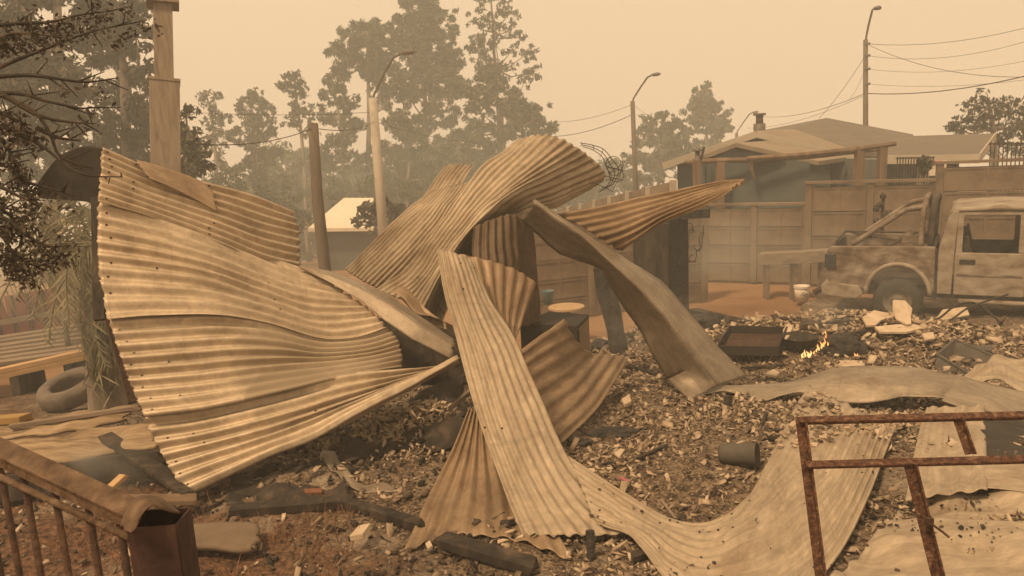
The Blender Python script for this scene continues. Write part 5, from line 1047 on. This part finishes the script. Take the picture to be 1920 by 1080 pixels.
V = np.array(VV); mesh_np('fronds', V, np.arange(len(V)).reshape(-1, 4), M['palm'], pl); rb.build('midribs', M['palm'], pl)
V, Q = leaves_np([list(P(x_, y_, 7.3)) for (x_, y_) in ((190, 500), (188, 540), (192, 580), (194, 620), (196, 660), (198, 700), (185, 470))], [.2] * 7, [150] * 7, .13, .07, 1.2, droop=2.5); mesh_np('dead_leaf_skirt', V, Q, M['palm'], pl)
# more leafy greenery behind the slab edge, low at the left
tree('pale green bush in the smoke under the curled sheet end', 9.5, [(120, 600), (120, 520)], [(60, 420, 50), (120, 430, 55), (170, 420, 45), (30, 480, 50), (100, 490, 50), (160, 500, 50), (20, 400, 40), (190, 560, 40)], .06, .2, 'palm', None, 8, .05, name='bush')

# foreground branches
br = empty('leafy_branch', P(-60, 260, 2.6), 'dark drooping branches with small dry leaves in the near upper corner', 'branch')
bm_ = MB(); lc = []
BR = [([(-80, 60), (20, 45), (90, 42), (150, 28), (200, 22)], 2.7, 1, 0), ([(-60, 160), (10, 122), (90, 90), (170, 60), (275, 38)], 2.6, .5, .55), ([(-60, 150), (40, 141), (100, 146), (160, 154), (222, 146)], 2.5, .15, .75), ([(-60, 180), (30, 175), (90, 190), (150, 203), (172, 200)], 2.5, .1, .6),
      ([(-60, 165), (20, 185), (70, 215), (95, 255), (110, 290), (140, 305), (175, 316)], 2.45, .0, 2), ([(10, 180), (70, 215), (125, 228), (180, 232)], 2.45, .05, .6), ([(-60, 215), (20, 243), (80, 275), (150, 325), (228, 332)], 2.4, .05, .9), ([(70, 240), (110, 258), (148, 264)], 2.45, .1, .5),
      ([(-60, 300), (10, 310), (50, 340), (100, 355), (140, 368)], 2.4, .1, .2), ([(-60, 395), (10, 410), (50, 440), (85, 460), (120, 462)], 2.35, 1, 0), ([(-60, 470), (0, 480), (40, 485), (52, 495)], 2.4, 1, 0), ([(-60, 330), (0, 350), (40, 370), (75, 385)], 2.35, .6, 0), ([(-60, 240), (0, 260), (25, 300), (40, 340)], 2.4, 1, 0),
      ([(-40, 200), (10, 215), (40, 230), (60, 235)], 2.4, .9, 0), ([(-60, 90), (0, 70), (40, 62), (120, 70)], 2.6, 1, 0), ([(-60, 420), (0, 440), (20, 470), (30, 500)], 2.3, 1, 0), ([(-60, 375), (-10, 385), (20, 405), (45, 418)], 2.4, 1, 0)]
for (pts, d, lf, start) in BR:
    c = spline(np.array([list(P(x, y, d)) for (x, y) in pts]), 30); bm_.tube(c, [.009 * (1 - .8 * i / 29) for i in range(30)], 5)
    for i in range(3, 30):
        if random.random() < .25 and i > 6:
            e_ = Vector(c[i]) + Vector((random.uniform(0, .1), random.uniform(-.04, .04), random.uniform(-.07, .05))); bm_.tube([c[i], e_], [.003, .0012], 4)
            if lf > .3 and random.random() < lf: lc.append((list(e_), .03, 10))
        if start == .55:
            ok = i > 24
        elif start == .75: ok = 0.7 < i / 30 < .78
        else: ok = random.random() < lf and (start == 0 or i / 30 > start)
        if ok:
            for q in range(2 if random.random() < .6 else 1): lc.append(([c[i][0] + random.uniform(-.03, .03), c[i][1] + random.uniform(-.03, .03), c[i][2] - random.uniform(0, .06)], .032, 7))
for (x, y) in ((118, 172), (125, 182), (185, 168), (192, 178), (215, 85), (217, 92), (260, 45), (270, 55), (245, 25)): lc.append((list(P(x, y, 2.5)), .018, 7))
for i in range(40): lc.append((list(P(random.uniform(-40, 170), 52 + random.uniform(-18, 22), 2.75)), .03, 9))
for i in range(10): lc.append((list(P(abs(random.gauss(0, 40)) - 20, random.uniform(255, 430), 2.4)), .035, 9))
bm_.build('twigs', M['char_wood'], br, True)
V, Q = leaves_np([q[0] for q in lc], [q[1] for q in lc], [q[2] for q in lc], .0095, .5, droop=.7); mesh_np('leaves', V, Q, M['leaf_dry'], br)

# ------------------------------------------------------------------ near railing
rl = empty('iron_railing', P(300, 1300, 1.75), 'blurred rusty iron railing with torn post in the near corner', 'railing')
t0, t1 = P(-90, 800, 2.15), P(262, 962, 1.72); tdir = (t1 - t0).normalized()
MB().beam(t0, t1, .05, .02, (0, -.5, 1)).build('top_rail', M['rail_iron'], rl, bevel=.003)
side_n = tdir.cross(Vector((0, -.5, 1))).normalized()
MB().beam(t0 + Vector((0, -.018, -.02)), t1 + Vector((0, -.018, -.02)), .008, .035).build('rail_flange', M['rail_iron'], rl)
l0, l1 = P(-90, 852, 2.15), P(252, 1012, 1.74); MB().tube([l0, l1], .009, 6).build('lower_rail', M['rail_iron'], rl, True)
for (x, y) in ((-42, 850), (-2, 872), (42, 888), (100, 915), (163, 944), (222, 972)):
    q = (x + 90) / 352; d_ = 2.15 - .43 * q; a = P(x, y - 8, d_); b = Vector((a.x, a.y, .02)); MB().tube([a, b], .0085, 6).build('baluster', M['rust_dark'], rl, True)
pt_ = P(298, 962, 1.70); pd = Vector((pt_.x, pt_.y, 0))
po = MB(); hw, hd = .052, .04
zt_ = pt_.z
for (sx, sy, wx, wy) in ((0, -1, 2 * hw, .004), (0, 1, 2 * hw, .004), (-1, 0, .004, 2 * hd), (1, 0, .004, 2 * hd)):
    po.box((pd.x + sx * hw, pd.y + sy * hd, (zt_ - .01) / 2), (wx, wy, zt_ - .01), None)
po.build('post', mat('post_maroon', [(.02, .011, .010), (.04, .02, .018), (.07, .04, .03)], 9, .6, bump=.2), rl)
k = 1.66 / FPX
sheetcap = sheet('torn_cap', [[(232, 968, 1.70), (248, 938, 1.74), (275, 930, 1.76), (305, 940, 1.76), (336, 962, 1.74)], [(228, 985, 1.64), (246, 952, 1.66), (272, 938, 1.67), (303, 948, 1.67), (332, 964, 1.67)], [(243, 1000, 1.60), (256, 990, 1.61), (268, 966, 1.62), (285, 950, 1.63), (300, 955, 1.64)]], M['rail_iron'], 0, nu=30, nv=16, dent=.004, dscale=20, jag=.004, parent=rl, thick=.003)

# ------------------------------------------------------------------ rusty steel frame
fr = empty('rusty_frame', P(1580, 1400, 2.5), 'rusty angle-iron window frame standing askew in the near right corner', 'frame')
def angle_bar(name, a, b, w_=.034, up=(0, 0, 1), mt='rust'):
    a, b = P(*a), P(*b); mb = MB(); t = (b - a).normalized(); mb.beam(a, b, .006, w_, up); u = Vector(up); s = t.cross(u).normalized()
    mb.beam(a + s * w_ * .5 + u * w_ * .46, b + s * w_ * .5 + u * w_ * .46, w_, .006, up); return mb.build(name, M[mt], fr)
angle_bar('top_bar', (1494, 789, 2.72), (2050, 776, 2.6), .032, (0, -.25, .97))
angle_bar('middle_bar', (1508, 872, 2.66), (2050, 858, 2.54), .032, (0, -.25, .97))
angle_bar('side_bar', (1500, 782, 2.71), (1578, 1400, 2.52), .032, (.95, -.2, 0))
angle_bar('leg', (1704, 868, 2.60), (1836, 1400, 2.5), .034, (.95, -.2, 0))
angle_bar('brace', (1793, 781, 2.64), (1818, 852, 2.60), .026, (.95, -.2, 0))
hk = MB(); hk.tube([P(1738, 982, 2.54), P(1750, 985, 2.50), P(1768, 998, 2.48), P(1780, 1008, 2.47)], .004, 5); hk.box(P(1742, 978, 2.54), (.022, .02, .028)); hk.build('latch', M['rust_dark'], fr)

# ------------------------------------------------------------------ rubble
def region_w(x, y):
    return 1.0
def chips(name, n, xr, yr, smin, smax, mt, thick=(.15, .5), seed=1, keep=None, lift=0.0, elong=2.2):
    rng = np.random.default_rng(seed); X = rng.uniform(*xr, n); Y = rng.uniform(*yr, n)
    if keep is not None:
        msk = np.array([rng.random() < keep(x, y) for x, y in zip(X, Y)]); X, Y = X[msk], Y[msk]; n = len(X)
    Zz = np.array([burnt(x, y) for x, y in zip(X, Y)])
    s = smin * (smax / smin) ** (rng.random(n) ** 2.5)
    base = np.array([[-1, -1, -1], [1, -1, -1], [1, 1, -1], [-1, 1, -1], [-1, -1, 1], [1, -1, 1], [1, 1, 1], [-1, 1, 1]], float)
    B = base[None] * np.stack([s * rng.uniform(.7, elong, n), s * rng.uniform(.4, 1.0, n), s * rng.uniform(*thick, n)], 1)[:, None, :] * .5
    B[:, :, :2] *= rng.uniform(.45, 1.25, (n, 8, 1)); B[:, :, 2] += rng.uniform(-.12, .12, (n, 8)) * s[:, None]
    yaw, pit, rol = rng.uniform(0, 6.283, n), rng.normal(0, .55, n), rng.normal(0, .55, n)
    cy, sy, cp_, sp_, c_, s_ = np.cos(yaw), np.sin(yaw), np.cos(pit), np.sin(pit), np.cos(rol), np.sin(rol)
    Rm = np.stack([np.stack([cy * cp_, cy * sp_ * s_ - sy * c_, cy * sp_ * c_ + sy * s_], 1), np.stack([sy * cp_, sy * sp_ * s_ + cy * c_, sy * sp_ * c_ - cy * s_], 1), np.stack([-sp_, cp_ * s_, cp_ * c_], 1)], 1)
    V = np.einsum('nij,nkj->nki', Rm, B) + np.stack([X, Y, Zz + s * rng.uniform(.0, .45, n) + lift], 1)[:, None, :]
    fq = np.array([[0, 3, 2, 1], [4, 5, 6, 7], [0, 1, 5, 4], [1, 2, 6, 5], [2, 3, 7, 6], [3, 0, 4, 7]])
    Q = (np.arange(n)[:, None, None] * 8 + fq[None]).reshape(-1, 4)
    return mesh_np(name, V.reshape(-1, 3), Q, M[mt])
def k_main(x, y):
    p = .95
    if x < -.15 and y < 4.8: p = .20
    if x < -1.2: p = .10
    if x > 2.6 and y > 7.4: p *= .5
    if y > 9.9 and 1.6 < x < 4.2: p = .05
    p *= .62 + .95 * noise.noise((x * 1.3, y * 1.3, 5))
    return max(.04, p)
o = chips('rubble', 170000, (-3.2, 6.4), (3.3, 10.8), .011, .055, 'rubble', (.05, .28), 3, k_main, 0.0, 2.0); tag(o, 'pale ash, tile and board fragments covering the burnt floor', None, None, 'stuff')
def k_heap(x, y): return min(1, sum(a * 1.8 * math.exp(-((x - cx) / sx) ** 2 - ((y - cy) / sy) ** 2) for (cx, cy, sx, sy, a) in HEAPS[:3] + HEAPS[8:9]))
o = chips('rubble', 14000, (.5, 7), (6.5, 11), .028, .12, 'rubble', (.06, .25), 5, k_heap, .01, 1.7); tag(o, 'larger broken board flakes heaped in front of the truck', None, None, 'stuff')
def k_pile(x, y): return math.exp(-((x + .72) / .55) ** 2 - ((y - 5.45) / .42) ** 2)
o = chips('rubble', 17000, (1.6, 7.5), (7.0, 10.6), .02, .10, 'pale_chips', (.05, .25), 21, k_heap, .012, 1.7); tag(o, 'pale plaster and board flakes strewn over the heap by the truck', None, None, 'stuff')
o = chips('wood_chips', 9000, (-2, .4), (4.6, 6.6), .014, .05, 'pale_chips', (.1, .4), 8, k_pile, .015, 2.8); tag(o, 'heap of pale chips under the big slab', None, None, 'stuff')
def k_dark(x, y): return (.95 if (x < -.1 and y < 4.9) or x < -1.3 else .07) * (1 if x + y > 2.3 else .3) * max(0, .6 + .7 * noise.noise((x * 1.6, y * 1.6, 11)))
o = chips('cinders', 22000, (-3.6, 5.5), (3.2, 9.5), .010, .05, 'char_chips', (.2, .8), 12, k_dark, .004); tag(o, 'black cinders and charred crumbs scattered over the burnt floor', None, None, 'stuff')

def chips_on(o, n, cond, smin, smax, mt, label, seed):
    rng = np.random.default_rng(seed); co = np.array([v.co[:] for v in o.data.vertices]); idx = [i for i in range(len(co)) if cond(co[i])]
    mb = MB()
    for i in range(n):
        c = Vector(co[idx[rng.integers(len(idx))]]) + Vector((rng.normal(0, .02), rng.normal(0, .02), .008)); s_ = smin * (smax / smin) ** (rng.random() ** 2)
        rot = Matrix.Rotation(rng.uniform(0, 6.28), 3, 'Z') @ Matrix.Rotation(rng.normal(0, .4), 3, 'X')
        k = len(mb.v); mb.box(c, (s_ * rng.uniform(.6, 1.6), s_, s_ * rng.uniform(.3, .7)), rot)
        mb.v[k:] = [tuple(np.array(q) + rng.normal(0, s_ * .12, 3)) for q in mb.v[k:]]
    tag(mb.build('grit', M[mt], None, recalc=False), label, None, None, 'stuff')
chips_on(bowl, 520, lambda p: p[1] > 4.55 and p[0] > 1.3 and noise.noise((p[0] * 2.2, p[1] * 2.2, 3)) > -.05, .008, .04, 'rubble', 'ash crumbs lying in the upper part of the bowl-shaped sheet', 31)
chips_on(bowl, 60, lambda p: p[1] < 4.6, .006, .016, 'char_chips', 'black specks on the lower part of the bowl-shaped sheet', 32)
chips_on(crumpled, 160, lambda p: noise.noise((p[0] * 3, p[1] * 3, 8)) > .15, .006, .02, 'char_chips', 'dark grit on the large crumpled sheet', 33)
# single larger fragments one can pick out
def shard(label, pts, th=.025, mt='fibre_board', name='board_fragment', grp='broken board fragments', cat='fragment'):
    lowq = max(pts, key=lambda q: q[1]); off = GD(lowq[0], lowq[1] + 2) - .2 - lowq[2]; p3 = [P(x, y, d_ + off) for (x, y, d_) in pts]; nrm = (p3[1] - p3[0]).cross(p3[2] - p3[0]).normalized()
    if nrm.dot(FW) < 0: nrm = -nrm
    o = MB().prism(p3, nrm * th).build(name, M[mt], bevel=.003); return tag(o, label, cat, grp)
shard('biggest upright pale board fragment on the rubble heap', [(1676, 562, 8.9), (1697, 563, 8.95), (1711, 578, 8.9), (1708, 594, 8.75), (1709, 607, 8.6), (1702, 608, 8.6), (1683, 598, 8.7), (1677, 585, 8.8)])
shard('broad flat pale fragment left of the biggest upright fragment', [(1617, 594, 8.6), (1640, 582, 8.85), (1676, 588, 8.8), (1676, 594, 8.7), (1652, 600, 8.55), (1642, 609, 8.45), (1625, 610, 8.45)])
shard('pale slab fragment propped in front of the truck door', [(1755, 597, 8.9), (1768, 580, 9.1), (1812, 575, 9.15), (1818, 590, 8.95), (1770, 600, 8.8)])
shard('narrow tilted fragment behind the broad flat fragment', [(1660, 583, 9.0), (1674, 564, 9.1), (1680, 570, 9.1), (1668, 585, 8.95)], mt='wood_old')
shard('small square pale fragment in the middle of the heap', [(1729, 625, 8.1), (1750, 622, 8.2), (1753, 634, 8.0), (1735, 637, 7.95)])
shard('long pale fragment lying under the broad flat one', [(1640, 612, 8.3), (1700, 606, 8.5), (1740, 612, 8.4), (1700, 622, 8.2), (1650, 622, 8.15)])
shard('flat pale fragment near the end of the flames', [(1570, 683, 7.6), (1588, 672, 7.9), (1615, 675, 7.8), (1622, 684, 7.55), (1595, 690, 7.4)])
shard('curved upright fragment beside the steel tray', [(1470, 640, 8.7), (1468, 618, 8.9), (1476, 606, 9.0), (1487, 610, 9.0), (1480, 630, 8.8)])
shard('pale fragment in the rubble left of the flames', [(1435, 700, 7.3), (1450, 692, 7.45), (1462, 697, 7.35), (1455, 705, 7.2)])
shard('dark plate fragment beside the black crate', [(1820, 648, 7.9), (1860, 646, 7.9), (1860, 657, 7.7), (1832, 656, 7.7)], mt='grey_plastic')
shard('white-ash clump in the chips right of the brown curved sheet', [(1165, 748, 5.95), (1180, 738, 6.05), (1184, 752, 5.9), (1172, 758, 5.8)], .03)
shard('small pale fragment among charred bits beside the long strip', [(1152, 848, 5.0), (1163, 840, 5.1), (1172, 842, 5.1), (1162, 856, 4.95)], .015)
shard('pale broken piece in the ash below the hollow', [(655, 1005, 4.3), (672, 985, 4.42), (695, 980, 4.42), (680, 1000, 4.3)], .03)
shard('pale round-edged chip at the corner of the triangular sheet', [(797, 1018, 4.0), (806, 1012, 4.02), (811, 1022, 3.98), (803, 1028, 3.95)], .02)
shard('white torn scrap just left of the railing post', [(223, 1035, 4.0), (240, 1026, 4.02), (245, 1040, 3.96), (236, 1046, 3.94)], .006)
# weeds by the railing
rng = np.random.default_rng(4); V = []
for i in range(2200):
    x, y = rng.uniform(-2.6, -.9), rng.uniform(3.1, 4.3); z = burnt(x, y)
    if noise.noise((x * 2, y * 2, 4)) < -.1: continue
    h_ = rng.uniform(.015, .07) * (2.2 if rng.random() < .05 else 1); lx, ly = rng.normal(0, .05), rng.normal(0, .05); w_ = .002
    p0, p1, p2 = np.array([x, y, z - .01]), np.array([x + lx * .5, y + ly * .5, z + h_ * .6]), np.array([x + lx, y + ly, z + h_]); wv = np.array([w_, 0, 0])
    V += [p0 - wv, p0 + wv, p1 + wv * .8, p1 - wv * .8, p1 - wv * .8, p1 + wv * .8, p2 + wv * .2, p2 - wv * .2]
V = np.array(V); o = mesh_np('weeds', V, np.arange(len(V)).reshape(-1, 4), M['weed']); tag(o, 'dry reddish weeds around the railing post', None, None, 'stuff')

# ------------------------------------------------------------------ drifting smoke close to the smouldering places
def smoke(label, c, rad, dens, seedv, colr=(.78, .80, .77)):
    bm = bmesh.new(); bmesh.ops.create_icosphere(bm, subdivisions=3, radius=1); me = bpy.data.meshes.new('smoke'); bm.to_mesh(me); bm.free()
    mt = bpy.data.materials.new('smoke'); mt.use_nodes = True; t = mt.node_tree; N = t.nodes; L = t.links; N.clear()
    out = N.new('ShaderNodeOutputMaterial'); v = N.new('ShaderNodeVolumePrincipled'); tc = N.new('ShaderNodeTexCoord')
    v.inputs['Color'].default_value = (*colr, 1)
    nz = N.new('ShaderNodeTexNoise'); nz.inputs['Scale'].default_value = 1.6; nz.inputs['Detail'].default_value = 3; nz.noise_dimensions = '4D'; nz.inputs['W'].default_value = seedv
    L.new(tc.outputs['Object'], nz.inputs['Vector'])
    ln = N.new('ShaderNodeVectorMath'); ln.operation = 'LENGTH'; L.new(tc.outputs['Object'], ln.inputs[0])
    fo = N.new('ShaderNodeMapRange'); fo.interpolation_type = 'SMOOTHSTEP'; L.new(ln.outputs['Value'], fo.inputs[0]); fo.inputs[1].default_value = .25; fo.inputs[2].default_value = 1.0; fo.inputs[3].default_value = 1.0; fo.inputs[4].default_value = 0.0
    nr = N.new('ShaderNodeMapRange'); L.new(nz.outputs[0], nr.inputs[0]); nr.inputs[1].default_value = .38; nr.inputs[2].default_value = .68
    mm = N.new('ShaderNodeMath'); mm.operation = 'MULTIPLY'; L.new(fo.outputs[0], mm.inputs[0]); L.new(nr.outputs[0], mm.inputs[1])
    m3 = N.new('ShaderNodeMath'); m3.operation = 'MULTIPLY'; m3.inputs[1].default_value = dens; L.new(mm.outputs[0], m3.inputs[0]); L.new(m3.outputs[0], v.inputs['Density'])
    L.new(v.outputs[0], out.inputs['Volume'])
    o = link('smoke', me, mt); o.location = c; o.scale = rad; tag(o, label, None, None, 'stuff')
smoke('thin smoke drifting behind the curled end of the slab', P(110, 480, 7.2), (1.6, .9, 1.25), .55, 1.0, (.64, .72, .70))
smoke('thin smoke drifting before the panel wall and truck tail', P(1420, 470, 13.0), (2.4, 1.2, 1.0), .36, 2.0, (.68, .74, .72))
smoke('thin smoke trailing round the burnt pickup', P(1720, 540, 10.9), (2.3, .7, .6), .2, 6.0)
smoke('faint smoke over the rubble beyond the bent gutter', P(1180, 600, 8.6), (1.3, .7, .5), .35, 7.0)
smoke('smoke curling up from the charred board behind the railing', P(190, 885, 4.75), (.42, .3, .3), 1.6, 3.0)
smoke('thin smoke in the hollow under the slab', P(700, 800, 5.9), (.8, .5, .35), .6, 4.0)
smoke('smoke hanging in front of the grove', P(800, 320, 36), (10, 4, 4), .06, 5.0, (.5, .62, .62))
smoke('small plume of smoke rising from the flames', P(1560, 610, 8.4), (.35, .25, .38), 1.0, 8.0)
